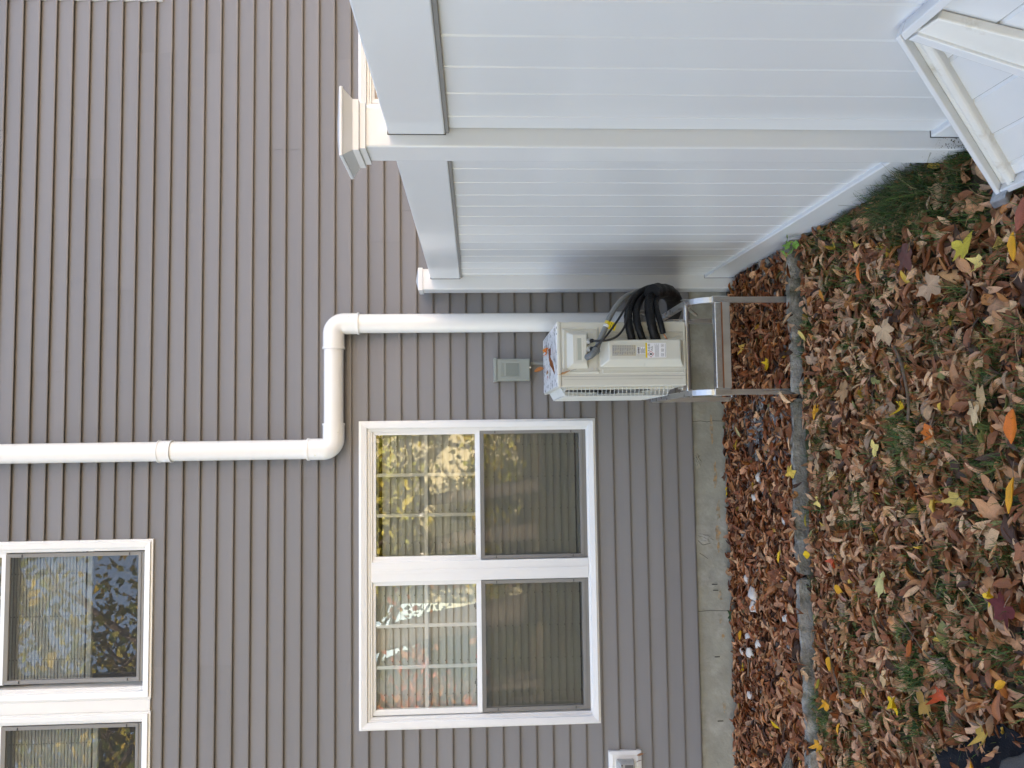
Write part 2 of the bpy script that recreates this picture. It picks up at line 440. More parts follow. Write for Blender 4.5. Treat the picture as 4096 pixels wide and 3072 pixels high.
# rough chipped patches on the footing
for cx, cz, rx, rz in ((-0.205, 0.165, 0.05, 0.025), (-0.69, 0.135, 0.035, 0.06)):
    pm = MB(); n = 9
    vs = [(cx + rx * (i / (n - 1) * 2 - 1), 0.003 - 0.012 * max(0, 1 - ((i / (n - 1) * 2 - 1) ** 2 + (j / (n - 1) * 2 - 1) ** 2)) * random.random(), cz + rz * (j / (n - 1) * 2 - 1)) for j in range(n) for i in range(n)]
    pm.add(vs, [(j * n + i, j * n + i + 1, (j + 1) * n + i + 1, (j + 1) * n + i) for j in range(n - 1) for i in range(n - 1)])
    pm.build('concrete_patch', M_CONC, fo)

# siding courses: one object per visible length of plank
EXPO, Z0 = 0.1016, 0.1985
SEAM = {16: (2.41, -1.38), 14: (2.41, -1.38), 10: (2.38, -1.378), 15: (-0.269,), 13: (-0.268,), 11: (-0.266,), 12: (1.79,), 1: (-1.17,),
        17: (0.9,), 18: (-2.2, 1.6), 19: (0.4,), 20: (-0.9, 2.9), 21: (1.9,), 22: (-1.9, 1.9), 9: (1.2,), 0: (0.6,), 2: (0.95,), 3: (-2.4,), 4: (1.2,), 5: (-2.5,), 6: (1.0,), 7: (-2.3,), 8: (1.4,)}
PROF = [(0.0, -0.0195), (0.003, -0.0215), (0.010, -0.0220), (0.030, -0.0188), (0.065, -0.0120), (0.095, -0.0046), (0.1320, -0.0016)]
def prof_y(t):
    for (a, ya), (b, yb) in zip(PROF, PROF[1:]):
        if t <= b: return ya + (yb - ya) * (t - a) / max(1e-9, b - a)
    return PROF[-1][1]
def plank_piece(mb, x0, x1, zc, ta, tb, dy):
    ts = sorted({ta, tb} | {t for t, _ in PROF if ta < t < tb})
    rows = [(prof_y(t), t) for t in ts]
    if ta == 0.0: rows = [(0.004, 0.0290), (-0.0100, 0.0290), (-0.0172, 0.0012)] + rows
    nx = max(2, int((x1 - x0) / 0.35) + 1)
    xs = [x0 + (x1 - x0) * i / (nx - 1) for i in range(nx)]
    n = len(rows); vs = []
    for x in xs:
        wy = 0.0016 * mnoise.noise(Vector((x * 1.1, zc * 9.7, 0.3))); wz = 0.0012 * mnoise.noise(Vector((x * 0.9, zc * 7.3, 5.1)))
        vs += [(x, y + dy + wy, zc + t + wz) for y, t in rows]
    fs = [(i * n + k, (i + 1) * n + k, (i + 1) * n + k + 1, i * n + k + 1) for i in range(nx - 1) for k in range(n - 1)]
    mb.add(vs, fs)
NC = int((HZ - 0.25 - Z0) / EXPO)
for n in range(NC):
    zc = Z0 + n * EXPO
    cuts = [HX0] + sorted(SEAM.get(n // 2, ())) + [HX1]
    for k in range(len(cuts) - 1):
        a, b = cuts[k], cuts[k + 1]
        # the left piece laps over the right one at a seam
        dy = -0.0016 * (k % 2)
        xa, xb = a + (0.0008 if k else 0), b
        mb_list = []
        spans = [(xa, xb)]
        blocks = [h for h in HOLES if h[3] > zc and h[2] < zc + EXPO]
        bx = sorted({xa, xb} | {max(xa, min(xb, v)) for h in blocks for v in (h[0], h[1])})
        cur = MB(); pieces = []
        for i in range(len(bx) - 1):
            p, q = bx[i], bx[i + 1]
            if q - p < 1e-4: continue
            hh = [h for h in blocks if h[0] < (p + q) / 2 < h[1]]
            if not hh: plank_piece(cur, p, q, zc, 0.0, 0.1320, dy); continue
            h = hh[0]
            if h[2] <= zc + 0.001 and h[3] >= zc + EXPO - 0.001:
                if cur.v: pieces.append(cur)
                cur = MB(); continue
            if h[2] > zc: plank_piece(cur, p, q, zc, 0.0, h[2] - zc, dy)
            if h[3] < zc + EXPO: plank_piece(cur, p, q, zc, h[3] - zc, 0.1320, dy)
        if cur.v: pieces.append(cur)
        for pc in pieces:
            pc.build('siding_plank', M_SIDE, house)

# ------------------------------------------------------------------ windows (parts of the house) and blinds
def window(rect, units, name='window'):
    x0, x1, z0, z1 = rect
    c = MB()
    c.frame(rect, (x0 + .014, x1 - .014, z0 + .014, z1 - .014), -0.0285, 0.03)
    c.frame((x0 + .013, x1 - .013, z0 + .013, z1 - .013), (x0 + .045, x1 - .045, z0 + .047, z1 - .050), -0.040, 0.03, -0.031)
    win = c.build(name, M_WHITE, house, bevel=0.002)
    MB().frame((x0 + .044, x1 - .044, z0 + .046, z1 - .049), (x0 + .060, x1 - .060, z0 + .056, z1 - .066), -0.014, 0.05).build('jamb_frame', M_WHITE, win, bevel=0.0015)
    MB().frame((x0 + .059, x1 - .059, z0 + .055, z1 - .065), (x0 + .068, x1 - .068, z0 + .058, z1 - .078), -0.006, 0.05).build('jamb_step', M_WHITE, win, bevel=0.001)
    if len(units) == 2:
        (a0, a1), (b0, b1) = sorted(units)
        xa, xb = a1 + 0.028, b0 - 0.028
        MB().box(xa, xb, -0.018, 0.05, z0 + .0585, z1 - .0785).build('mullion', M_WHITE, win, bevel=0.002)
        MB().box(xa + 0.05, xb - 0.05, -0.0215, -0.016, z0 + .0595, z1 - .0795).build('mullion_batten', M_WHITE, win, bevel=0.001)
    return win
def unit(win, gx0, gx1, zb, zm, zt, two=True, grille=True):
    """gx: glass of the upper sash; zb..zm lower screen, zm..zt upper sash glass"""
    # meeting rail and lower screen
    if two:
        MB().frame((gx0 - .030, gx1 + .030, zm - .004, zt + .030), (gx0, gx1, zm + .026, zt), 0.004, 0.045, 0.010).build('upper_sash', M_WHITE, win, bevel=0.0015)
        g = MB(); g.add([(gx0 - .004, .020, zm + .02), (gx1 + .004, .020, zm + .02), (gx1 + .004, .020, zt + .004), (gx0 - .004, .020, zt + .004)], [(0, 1, 2, 3)])
        g.build('upper_glass', M_GLASS, win)
        if grille:
            zc = (zm + .026 + zt) / 2
            MB().box(gx0 - .003, gx1 + .003, .0225, .034, zc - .0115, zc + .0115).build('muntin', M_WHITE, win, bevel=0.002)
            for k in (1, 2):
                xx = gx0 + (gx1 - gx0) * k / 3
                MB().box(xx - .0105, xx + .0105, .0235, .0325, zm + .022, zc - .0117).build('muntin', M_WHITE, win, bevel=0.002)
                MB().box(xx - .0105, xx + .0105, .0235, .0325, zc + .0117, zt + .003).build('muntin', M_WHITE, win, bevel=0.002)
            for xx in (gx0 + 0.14, gx1 - 0.14):
                MB().box(xx - .022, xx + .022, .036, .046, zm + .026, zm + .034).box(xx - .010, xx + .010, .036, .043, zm + .033, zm + .042).build('sash_latch', M_SASHG, win, bevel=0.002)
    MB().frame((gx0 - .024, gx1 + .022, zb, zm - .005), (gx0 - .003, gx1 - .001, zb + .050, zm - .030), -0.004, 0.02, 0.0).build('screen_frame', M_SASHG, win, bevel=0.0015)
    MB().box(gx0 - .0225, gx1 + .0205, -0.007, -0.0042, zb + .012, zb + .020).box(gx0 - .0225, gx1 + .0205, -0.0068, -0.0042, zb + .030, zb + .035).build('screen_ridge', M_SASHG, win)
    s = MB(); s.add([(gx0 - .006, .006, zb + .045), (gx1 + .003, .006, zb + .045), (gx1 + .003, .006, zm - .026), (gx0 - .006, .006, zm - .026)], [(0, 1, 2, 3)])
    s.build('insect_screen', M_SCREEN, win)
    for xx in (gx0 - .012, gx1 + .010):
        for zz in (zb + .10, zm - .10):
            MB().box(xx - .008, xx + .008, -0.0075, -0.0042, zz - .002, zz + .002).build('screen_clip', M_DARK, win)
    g = MB(); g.add([(gx0 - .01, .052, zb + .03), (gx1 + .01, .052, zb + .03), (gx1 + .01, .052, zm - .0), (gx0 - .01, .052, zm - .0)], [(0, 1, 2, 3)])
    g.build('lower_glass', M_GLASS, win)
def sill_tracks(win, rect):
    x0, x1, z0, z1 = rect
    for xx in (x0 + .052, x1 - .052):
        MB().box(xx - .006, xx + .006, -0.0185, -0.0135, z0 + .058, z0 + .085).build('weep_cover', M_WHITE, win, bevel=0.001)

wm = window(W_MAIN, [(-1.683, -0.938), (-0.762, -0.014)])
unit(wm, -0.762, -0.014, 0.870, 1.547, 2.187); unit(wm, -1.683, -0.938, 0.869, 1.547, 2.190); sill_tracks(wm, W_MAIN)
DX = W_SIDE[0] - W_MAIN[0]
ws = window(W_SIDE, [(-1.683 + DX, -0.938 + DX), (-0.762 + DX, -0.014 + DX)])
unit(ws, -0.762 + DX, -0.014 + DX, 0.870, 1.547, 2.187); unit(ws, -1.683 + DX, -0.938 + DX, 0.869, 1.547, 2.190)
for rc in (W_UPR, W_UPL, W_UPX):
    wu = window(rc, [])
    unit(wu, rc[0] + .122, rc[1] - .098, 3.564, 4.395, 5.06); sill_tracks(wu, rc)
MB().box(-1.630, -1.561, -0.027, 0.03, 3.520, 5.15).build('window_filler', M_WHITE, house, bevel=0.002)
# rooms behind the panes
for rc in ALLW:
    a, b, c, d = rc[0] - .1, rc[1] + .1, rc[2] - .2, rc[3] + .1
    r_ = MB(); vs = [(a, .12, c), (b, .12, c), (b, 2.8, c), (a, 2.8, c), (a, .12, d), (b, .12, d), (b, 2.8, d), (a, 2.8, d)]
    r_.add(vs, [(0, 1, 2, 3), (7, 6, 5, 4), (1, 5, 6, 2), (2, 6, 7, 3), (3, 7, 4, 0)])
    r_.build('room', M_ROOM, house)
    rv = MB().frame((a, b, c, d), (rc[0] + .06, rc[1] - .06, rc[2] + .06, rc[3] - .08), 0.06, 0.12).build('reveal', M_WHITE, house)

def blind(x0, x1, zb, zt, pitch, wid, label, tilt=72, y=0.085, cords=4):
    t = thing('window_blind', label, 'blind', ((x0 + x1) / 2, y, zb), 'blinds behind the windows')
    hw = (x1 - x0) / 2; H = zt - zb
    MB().box(-hw, hw, -.012, .012, H - .02, H + .02).build('head_rail', M_BLIND, t)
    MB().box(-hw, hw, -.010, .010, 0, .03).build('bottom_rail', M_BLIND, t, bevel=.003)
    sm = MB()
    n = 5; vs = []
    for i in range(n):
        s_ = (i / (n - 1) - .5) * wid; c_ = 0.004 * (1 - (2 * i / (n - 1) - 1) ** 2)
        yy = s_ * math.cos(R(tilt)) - c_ * math.sin(R(tilt)); zz = s_ * math.sin(R(tilt)) + c_ * math.cos(R(tilt))
        vs += [(-hw, yy, zz), (hw, yy, zz)]
    sm.add(vs, [(2 * i, 2 * i + 1, 2 * i + 3, 2 * i + 2) for i in range(n - 1)])
    first = None; k = 0; z = .045 + pitch * .4
    while z < H - .03:
        if first is None:
            o = sm.build('slat', M_BLIND, t, smooth=True); first = o
        else:
            o = link_mesh('slat', first.data, t)
        o.location = (0, random.uniform(-.0008, .0008), z); o.rotation_euler = (R(random.uniform(-2, 2)), R(random.uniform(-.12, .12)), 0)
        z += pitch; k += 1
    for j in range(cords):
        xx = -hw + 2 * hw * (j + .5) / cords
        cm = MB()
        zz = .045 + pitch * .4
        while zz < H - .03:
            cm.obox((xx, -.016, zz - pitch * .45), (.004, 0, 0.0003), (0, .0006, 0), (0, 0, .0016)); zz += pitch
        cm.build('ladder_cord', M_CORD, t)
    return t
blind(-0.79, 0.015, 0.90, 2.20, 0.0468, 0.051, 'pale slatted blind behind the lower window half beside the air conditioner')
blind(-1.715, -0.91, 0.885, 2.20, 0.0468, 0.051, 'pale slatted blind behind the lower window half farther from the air conditioner')
blind(-1.47, -0.70, 3.92, 5.0, 0.0195, 0.022, 'partly raised fine-slatted blind in the upstairs window nearer the downspout', cords=3)
blind(-2.48, -1.71, 3.868, 5.0, 0.0195, 0.022, 'partly raised fine-slatted blind in the upstairs window at the picture edge', cords=3)

# ------------------------------------------------------------------ downspout
ds = thing('downspout', 'white round drain pipe with two elbows running down the grey siding', 'drain pipe', (-0.093, -0.08, 0))
def dsp(mb, *a, **k):
    pr = k.pop('parent', ds); nm = k.pop('name'); m_ = k.pop('m', M_PIPE)
    o = mb.build(nm, m_, pr, **k)
    if pr == ds: o.matrix_parent_inverse = ds.matrix_world.inverted()
    return o
bpy.context.view_layer.update()
PX, PY, PZ, QX, RP = -0.093, -0.080, 2.430, 0.673, 0.0590
def elbow(mb, pts, r): mb.tube(pts, r, 24)
def arc(c, r, a0, a1, n=12):
    return [(c[0] + r * math.cos(R(a0 + (a1 - a0) * k / n)), c[1], c[2] + r * math.sin(R(a0 + (a1 - a0) * k / n))) for k in range(n + 1)]
ER = 0.062
dsp(MB().tube([(PX, PY, HZ - .22), (PX, PY, PZ + 0.12)], RP, 28), name='pipe', smooth=True, angle=50)
dsp(MB().tube([(PX + .12, PY, PZ), (QX - .12, PY, PZ)], RP, 28), name='pipe', smooth=True, angle=50)
dsp(MB().tube([(QX, PY, PZ - .12), (QX, PY, .585)], RP, 28), name='pipe', smooth=True, angle=50)
e1 = dsp(MB().tube([(PX, PY, PZ + .155), (PX, PY, PZ + ER)] + arc((PX + ER, PY, PZ + ER), ER, 180, 270) + [(PX + .155, PY, PZ)], RP + .006, 28), name='elbow', smooth=True, angle=50)
e2 = dsp(MB().tube([(QX - .155, PY, PZ), (QX - ER, PY, PZ)] + list(reversed(arc((QX - ER, PY, PZ - ER), ER, 0, 90))) + [(QX, PY, PZ - .155)], RP + .006, 28), name='elbow', smooth=True, angle=50)
for e, c, ax in ((e1, (PX, PY, PZ + .15), 2), (e1, (PX + .15, PY, PZ), 0), (e2, (QX - .15, PY, PZ), 0), (e2, (QX, PY, PZ - .15), 2)):
    d = Vector((.006, 0, 0)) if ax == 0 else Vector((0, 0, .006))
    dsp(MB().tube([Vector(c) - d, Vector(c) + d], RP + .0095, 28), name='socket_rim', smooth=True, angle=50, parent=e)
for e, q in ((e1, (PX - .035, PY - .052, PZ + .10)), (e1, (PX + .10, PY - .052, PZ - .035)), (e2, (QX + .035, PY - .052, PZ - .1)), (e2, (QX - .1, PY - .052, PZ + .035))):
    dsp(MB().tube([q, (q[0], q[1] - .004, q[2])], .005, 8), name='screw', parent=e, m=M_STEEL)
cp = dsp(MB().tube([(PX, PY, 3.395), (PX, PY, 3.462)], RP + .006, 28), name='coupling', smooth=True, angle=50)
for zz in (3.392, 3.465):
    dsp(MB().tube([(PX, PY, zz - .004), (PX, PY, zz + .004)], RP + .0095, 28), name='socket_rim', smooth=True, angle=50, parent=cp)
for sx in (-1, 1):
    dsp(MB().tube([(PX + sx * .05, PY - .036, 3.42), (PX + sx * .053, PY - .040, 3.42)], .005, 8), name='screw', m=M_STEEL, parent=cp)
cp = dsp(MB().tube([(QX, PY, .60), (QX, PY, .69)], RP + .007, 28), name='coupling', smooth=True, angle=50)
for zz in (.75, 1.75, 3.0, 4.2):
    px = QX if zz < 2 else PX
    dsp(MB().box(px - .012, px + .012, PY + .05, -.004, zz - .012, zz + .012), name='standoff')

# ------------------------------------------------------------------ disconnect box
jb = thing('disconnect_box', 'small grey electrical disconnect box mounted on the grey siding', 'electrical box', (0.38, 0, 1.22))
def rel(t):
    bpy.context.view_layer.update()
    inv = t.matrix_world.inverted()
    def f(o):
        if o.parent == t: o.matrix_parent_inverse = inv
        return o
    return f
J = rel(jb)
jbody = J(MB().box(.312, .448, -.085, -.012, 1.226, 1.436).build('body', M_BOX, jb, bevel=.004))
J(MB().box(.307, .453, -.096, -.012, 1.433, 1.452).build('lid', M_BOX, jb, bevel=.003))
cov = J(MB().box(.316, .444, -.091, -.084, 1.230, 1.428).build('cover', M_BOX, jb, bevel=.002))
J(MB().frame((.330, .430, 1.292, 1.412), (.340, .420, 1.296, 1.390), -.0965, -.090, -.0925).build('raised_rim', M_BOX, cov, bevel=.0015))
J(MB().box(.3405, .4195, -.0935, -.0905, 1.2965, 1.376).build('recess_plate', mat('grey_box_plate', (.2, .225, .205), .35, var=.04), cov))
J(MB().tube([(.392, -.088, 1.226), (.392, -.098, 1.226)], .006, 8).build('latch_screw', M_STEEL, jb))
J(MB().tube([(.425, -.05, 1.228), (.425, -.05, 1.205)], .017, 8).build('hub_nut', M_FIT, jb))
J(MB().tube(smooth_path([(.425, -.05, 1.21), (.424, -.05, 1.15), (.43, -.06, 1.05), (.45, -.1, .9), (.5, -.12, .75)]), .012, 10).build('conduit', M_FLEX, jb, smooth=True))

# ------------------------------------------------------------------ wall vent at the picture's edge
vt = thing('wall_vent', 'white square wall vent with grey hood at the edge of the siding', 'vent', (-2.06, 0, .58))
V = rel(vt)
V(MB().frame((-2.162, -1.956, .576, .778), (-2.135, -1.983, .603, .751), -.03, .0, -.036).build('mount_frame', M_WHITE, vt, bevel=.003))
V(MB().box(-2.136, -1.982, -.030, -.004, .602, .752).build('mount_plate', M_WHITE, vt, bevel=.002))
M_HOOD = mat('cloudy_plastic_hood', (.42, .42, .40), .25, var=.15, vscale=30)
hood = MB()
hood.frustum_y((-2.118, -2.000, .625, .735), -.029, (-2.105, -2.012, .63, .715), -.085)
ho = V(hood.build('hood', M_HOOD, vt, bevel=.006))
for k in range(6):
    V(MB().box(-2.104 + k * .016, -2.094 + k * .016, -.0875, -.083, .704, .712).build('louvre', M_DARK, ho))
V(MB().box(-2.1, -2.017, -.0875, -.084, .640, .690).build('flap', mat('hood_inside', (.12, .12, .12), .4), ho))

# ------------------------------------------------------------------ fence
fence = thing('privacy_fence', 'tall white vinyl privacy fence running out from the grey wall', 'fence', (.95, -2.3, -.05))
F = rel(fence)
FX = .925
def fpost(x0, x1, y0, y1, ztop, prof):
    cx, cy = (x0 + x1) / 2, (y0 + y1) / 2
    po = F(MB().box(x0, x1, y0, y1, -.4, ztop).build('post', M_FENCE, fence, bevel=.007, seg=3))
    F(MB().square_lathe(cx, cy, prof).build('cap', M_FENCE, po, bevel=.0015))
    return po
capN = [(.0640, 1.896), (.0720, 1.896), (.0725, 1.914), (.0735, 1.9145), (.0800, 1.9155), (.0805, 1.934), (.0825, 1.9365), (.1030, 1.9590), (.1075, 1.9600), (.1085, 1.9635), (.1085, 1.9690), (.1060, 1.9705), (.03, 1.989), (.002, 1.990)]
fpost(.885, 1.012, -2.410, -2.283, 1.905, capN)
fpost(.885, 1.012, -4.860, -4.733, 1.905, capN)
fpost(.860, .987, -.203, -.076, 1.882, [(.0640, 1.876), (.0690, 1.876), (.0695, 1.901), (.0670, 1.9035), (.002, 1.921)])
def rim(y, z0, z1):
    F(MB().frame((FX - .0022, FX + .0522, z0 - .0022, z1 + .0022), (FX + .0005, FX + .0495, z0 + .0005, z1 - .0005), y - .0006, y + .002).build('rail_slot', M_DARK, fence))
for y_ in (-2.4105, -.2035): rim(y_, 1.651, 1.828)
rim(-2.4105, -.083, .095)
rim(-.2035, -.026, .152)
def fpanel(ya, yb, zba, zbb, lines):
    """ya (near) .. yb (far)"""
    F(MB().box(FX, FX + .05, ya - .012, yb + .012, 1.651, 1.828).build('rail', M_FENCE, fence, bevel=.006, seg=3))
    b = MB(); za, zb_ = zba, zbb
    b.add([(FX, ya - .012, za - .178), (FX + .05, ya - .012, za - .178), (FX + .05, yb + .012, zb_ - .178), (FX, yb + .012, zb_ - .178),
           (FX, ya - .012, za), (FX + .05, ya - .012, za), (FX + .05, yb + .012, zb_), (FX, yb + .012, zb_)],
          [(0, 3, 2, 1), (4, 5, 6, 7), (0, 1, 5, 4), (1, 2, 6, 5), (2, 3, 7, 6), (3, 0, 4, 7)])
    F(b.build('rail', M_FENCE, fence, bevel=.006, seg=3))
    F(MB().box(FX + .004, FX + .0145, ya, yb, 1.640, 1.6505).build('rail_channel', M_SASHG, fence))
    ys = [ya] + lines + [yb]
    for a, c in zip(ys, ys[1:]):
        bb = MB()
        bb.box(.9440, .9620, a + .0003, c - .0003, min(za, zb_) - .03, 1.66)
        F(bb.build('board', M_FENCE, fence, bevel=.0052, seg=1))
ln = [-2.053 + .1497 * k for k in range(13)]
fpanel(-2.283, -.203, .098, .152, ln)
fpanel(-4.733, -2.410, .07, .095, [-4.65 + .1535 * k for k in range(15)])

# mildew specks at the foot of the near post
mw = MB(); mr_ = random.Random(5)
for _ in range(70):
    x, z = mr_.uniform(.888, .922), abs(mr_.gauss(0, .05)) - .02; r_ = mr_.uniform(.0006, .0022)
    n_ = 6; mw.add([(x + r_ * math.cos(k) * mr_.uniform(.5, 2.2), -2.4108, z + r_ * math.sin(k) * mr_.uniform(.5, 1.2)) for k in np.linspace(0, 5.2, n_)], [tuple(range(n_))])
for _ in range(50):
    y, z = mr_.uniform(-2.40, -2.29), abs(mr_.gauss(0, .05)) - .02; r_ = mr_.uniform(.0005, .002)
    mw.add([(.8842, y + r_ * math.cos(k) * mr_.uniform(.5, 3), z + r_ * math.sin(k) * mr_.uniform(.5, 1.2)) for k in np.linspace(0, 5.2, 6)], [tuple(range(6))])
tag(F(mw.build('mildew_specks', mat('mildew', (.06, .055, .045), .9), fence)), kind='stuff')
# ------------------------------------------------------------------ leaning gate section
gt = thing('leaning_gate_panel', 'white vinyl gate panel on its side leaning against the fence', 'gate panel', (.708, -2.566, -.02))
G = rel(gt)
Qv, Pv = Vector((.708, -2.566, -.012)), Vector((.941, -3.03, .556))
dv = Vector((0, -1, -.05)).normalized(); Av = Pv - Qv
nv = Av.cross(dv).normalized()
if nv.x > 0: nv = -nv                       # towards the viewer's side
def gp(a, s, h): return Qv + Av * a + dv * s + nv * h
def gbar(mb, c0, c1, h0, h1):
    """quad prism: c0 = two (a,s) at one end, c1 = two at the other, heights h0..h1"""
    a, b = c0; c, d = c1
    vs = [gp(*q, h0) for q in (a, b, d, c)] + [gp(*q, h1) for q in (a, b, d, c)]
    return mb.add(vs, [(3, 2, 1, 0), (4, 5, 6, 7), (0, 1, 5, 4), (1, 2, 6, 5), (2, 3, 7, 6), (3, 0, 4, 7)])
LEN = 1.25
fr = [0.03, .117, .310, .520, .750, .955]
for a, b in zip(fr, fr[1:]):
    bb = MB(); gbar(bb, ((a + .0004, .05), (b - .0004, .05)), ((a + .0004, LEN - .05), (b - .0004, LEN - .05)), -.014, .000)
    G(bb.build('board', M_FENCE, gt, bevel=.0068, seg=1))
# end rail seen end-on: outer lip, hollow, inner bead
er = G(gbar(MB(), ((0, .0), (1.0, .0)), ((0, .018), (1.0, .018)), -.03, .034).build('end_rail', M_FENCE, gt, bevel=.003))
G(gbar(MB(), ((.01, .019), (.985, .019)), ((.01, .040), (.975, .040)), -.028, .010).build('channel', M_DIRTYW, er, bevel=.002))
G(gbar(MB(), ((.01, .041), (.972, .041)), ((.01, .072), (.955, .072)), -.026, .024).build('bead', M_DIRTYW, er, bevel=.008, seg=3))
tr_ = G(gbar(MB(), ((.965, .0185), (1.0, .0185)), ((.965, LEN), (1.0, LEN)), -.03, .032).build('side_rail', M_FENCE, gt, bevel=.003))
G(gbar(MB(), ((.0, .0185), (.035, .0185)), ((.0, LEN), (.035, LEN)), -.03, .032).build('side_rail', M_FENCE, gt, bevel=.003))
G(gbar(MB(), ((.035, LEN - .03), (.965, LEN - .03)), ((.035, LEN), (.965, LEN)), -.03, .03).build('end_rail', M_FENCE, gt, bevel=.003))
def brace_pt(t, o): return (.955 - 1.52 * (t) - o * .5, .075 + t * .72 + o * -.55)
bz = MB(); gbar(bz, ((.960, .035), (.945, .125)), ((.10, .50), (.10, .62)), .002, .026)
br = G(bz.build('brace', M_DIRTYW, gt, bevel=.004))
bz = MB(); gbar(bz, ((.962, .030), (.955, .060)), ((.10, .475), (.10, .505)), .0015, .034)
G(bz.build('brace_edge', M_FENCE, br, bevel=.003))
hk = MB(); hk.obox(gp(-.006, .014, .020), Av.normalized() * .022, dv * .032, nv * .034)
G(hk.build('corner_bracket', mat('galvanised_bracket', (.42, .47, .53), .35, metal=.7, var=.25, vscale=40), gt, bevel=.006))

# ------------------------------------------------------------------ air conditioner condenser
CY = -1.0
SC = 3.696 / 3.596
cx_ = lambda x: x * SC
cz_ = lambda z: 1.5656 + (z - 1.5656) * SC
ac = thing('condenser_unit', 'beige outdoor air conditioner condenser standing on the aluminium frame', 'air conditioner', (.38, -.63, .507))
A = rel(ac)
BX0, BX1, BZ0, BZ1, BYB = .216, .540, .507, 1.160, -.262
body = A(MB().box(BX0, BX1, CY, BYB, BZ0, BZ1 - .016).build('body', M_AC, ac, bevel=.008, seg=3))
top = A(MB().box(BX0 - .003, BX1 + .003, CY - .004, BYB + .004, BZ1 - .022, BZ1 - .003).build('top_rim', M_AC, ac, bevel=.006, seg=3))
A(MB().box(BX0 + .006, BX1 - .006, CY + .006, BYB - .006, BZ1 - .006, BZ1).build('top_cover', M_ACTOP, ac, bevel=.002))
# corner panel seam (front casing wraps round the left)
A(MB().box(.2665, .268, CY - .0006, CY + .01, BZ0 + .004, BZ1 - .024).build('casing_seam', M_GINK, body))
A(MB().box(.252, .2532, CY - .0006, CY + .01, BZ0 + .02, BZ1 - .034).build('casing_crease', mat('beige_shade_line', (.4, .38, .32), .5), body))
A(MB().box(BX0 + .002, BX1 - .002, CY - .0005, CY + .01, BZ1 - .0238, BZ1 - .0225).build('lid_seam', M_GINK, body))
# pressed ribs
for (x0, x1, z0, z1) in ((cx_(.450), cx_(.477), cz_(.548), cz_(.94)), (cx_(.271), cx_(.301), cz_(.547), cz_(.95))):
    A(MB().frame((x0, x1, z0, z1), (x0 + .006, x1 - .006, z0 + .006, z1 - .006), CY + .001, CY + .004, CY - .0035).build('pressed_rib', M_AC, body, bevel=.002))
# electrical cover
ex0, ex1, ez0, ez1 = cx_(.285), cx_(.486), cz_(.973), cz_(1.133)
A(MB().frame((ex0 - .014, ex1 + .014, ez0 - .010, ez1 + .009), (ex0 - .002, ex1 + .002, ez0 - .002, ez1 + .002), CY + .001, CY + .004, CY - .006).build('cover_surround', M_AC, body, bevel=.003, seg=3))
ec = A(MB().box(ex0, ex1, CY - .003, CY + .002, ez0, ez1).build('electrical_cover', M_AC, ac, bevel=.0015))
px0, px1, pz0, pz1 = cx_(.322), cx_(.460), cz_(1.028), cz_(1.093)
hm = MB()
hm.frustum_y((ex0 + .012, ex1 - .010, ez0 + .045, ez1 - .010), CY - .0031, (px0, px1, pz0, pz1), CY - .026)
A(hm.build('handle_boss', M_AC, ec, bevel=.004, seg=3))
sx0, sx1, sz0, sz1 = cx_(.332), cx_(.449), cz_(1.048), cz_(1.078)
A(MB().frame((sx0 - .004, sx1 + .004, sz0 - .004, sz1 + .004), (sx0 + .006, sx1 - .006, sz0 + .006, sz1 - .006), CY - .0275, CY - .02, CY - .0255).build('handle_slot_rim', M_AC, ec, bevel=.002))
A(MB().box(sx0 + .0055, sx1 - .0055, CY - .0267, CY - .02, sz0 + .0055, sz1 - .0055).build('handle_slot', mat('slot_shade_paint', (.42, .44, .38), .4), ec, bevel=.001))
def screw(x, z, parent, y=CY - .004, r=.0045):
    o = A(MB().tube([(x, y + .004, z), (x, y - .002, z)], r, 10).build('screw', M_STEEL, parent)); return o
for x, z in ((ex0 + .01, ez1 - .01), (ex1 - .01, ez1 - .01), (ex0 + .01, ez0 + .008), (ex1 - .012, ez0 + .008), (ex0 + .012, ez0 + .025), (ex1 - .014, ez0 + .026)):
    screw(x, z, ec)
for x in (.505, .30): screw(x, BZ1 - .03, body)
# cable glands and elbow
for gx in (.4405, .4015):
    gl = A(MB().tube([(gx, CY - .003, 1.012), (gx, CY - .012, 1.006)], .017, 12).build('cable_gland', M_FIT, ac))
    A(MB().tube([(gx, CY - .012, 1.008), (gx, CY - .034, .992)], .0145, 6).build('gland_nut', M_STEEL, gl))
    A(MB().tube([(gx, CY - .034, .992), (gx, CY - .045, .985)], .0095, 10).build('gland_seal', M_CABLE, gl))
A(MB().tube(smooth_path([(.362, CY, 1.012), (.362, CY - .03, 1.008), (.368, CY - .048, .995), (.385, CY - .052, .976), (.402, CY - .05, .962)]), .0165, 14).build('elbow_fitting', M_FIT, ac, smooth=True))
A(MB().tube([(.384, CY - .052, .976), (.398, CY - .051, .965)], .0205, 14).build('elbow_nut', M_FIT, ac))
# valve cover
vx0, vx1, vz0, vz1 = cx_(.301), cx_(.432), .522, cz_(.964)
A(MB().box(vx0 - .008, vx1 + .004, CY - .003, CY + .001, vz0 - .012, vz1 + .008).build('cover_flange', M_AC, body, bevel=.0015))
vm_ = MB(); vm_.frustum_y((vx0, vx1, vz0, vz1), CY - .003, (cx_(.333), vx1 - .001, cz_(.578), cz_(.925)), CY - .058)
vc = A(vm_.build('valve_cover', M_AC, ac, bevel=.006, seg=3))
screw(cx_(.347), cz_(.949), vc, CY - .018); screw(cx_(.317), cz_(.749), vc, CY - .026)
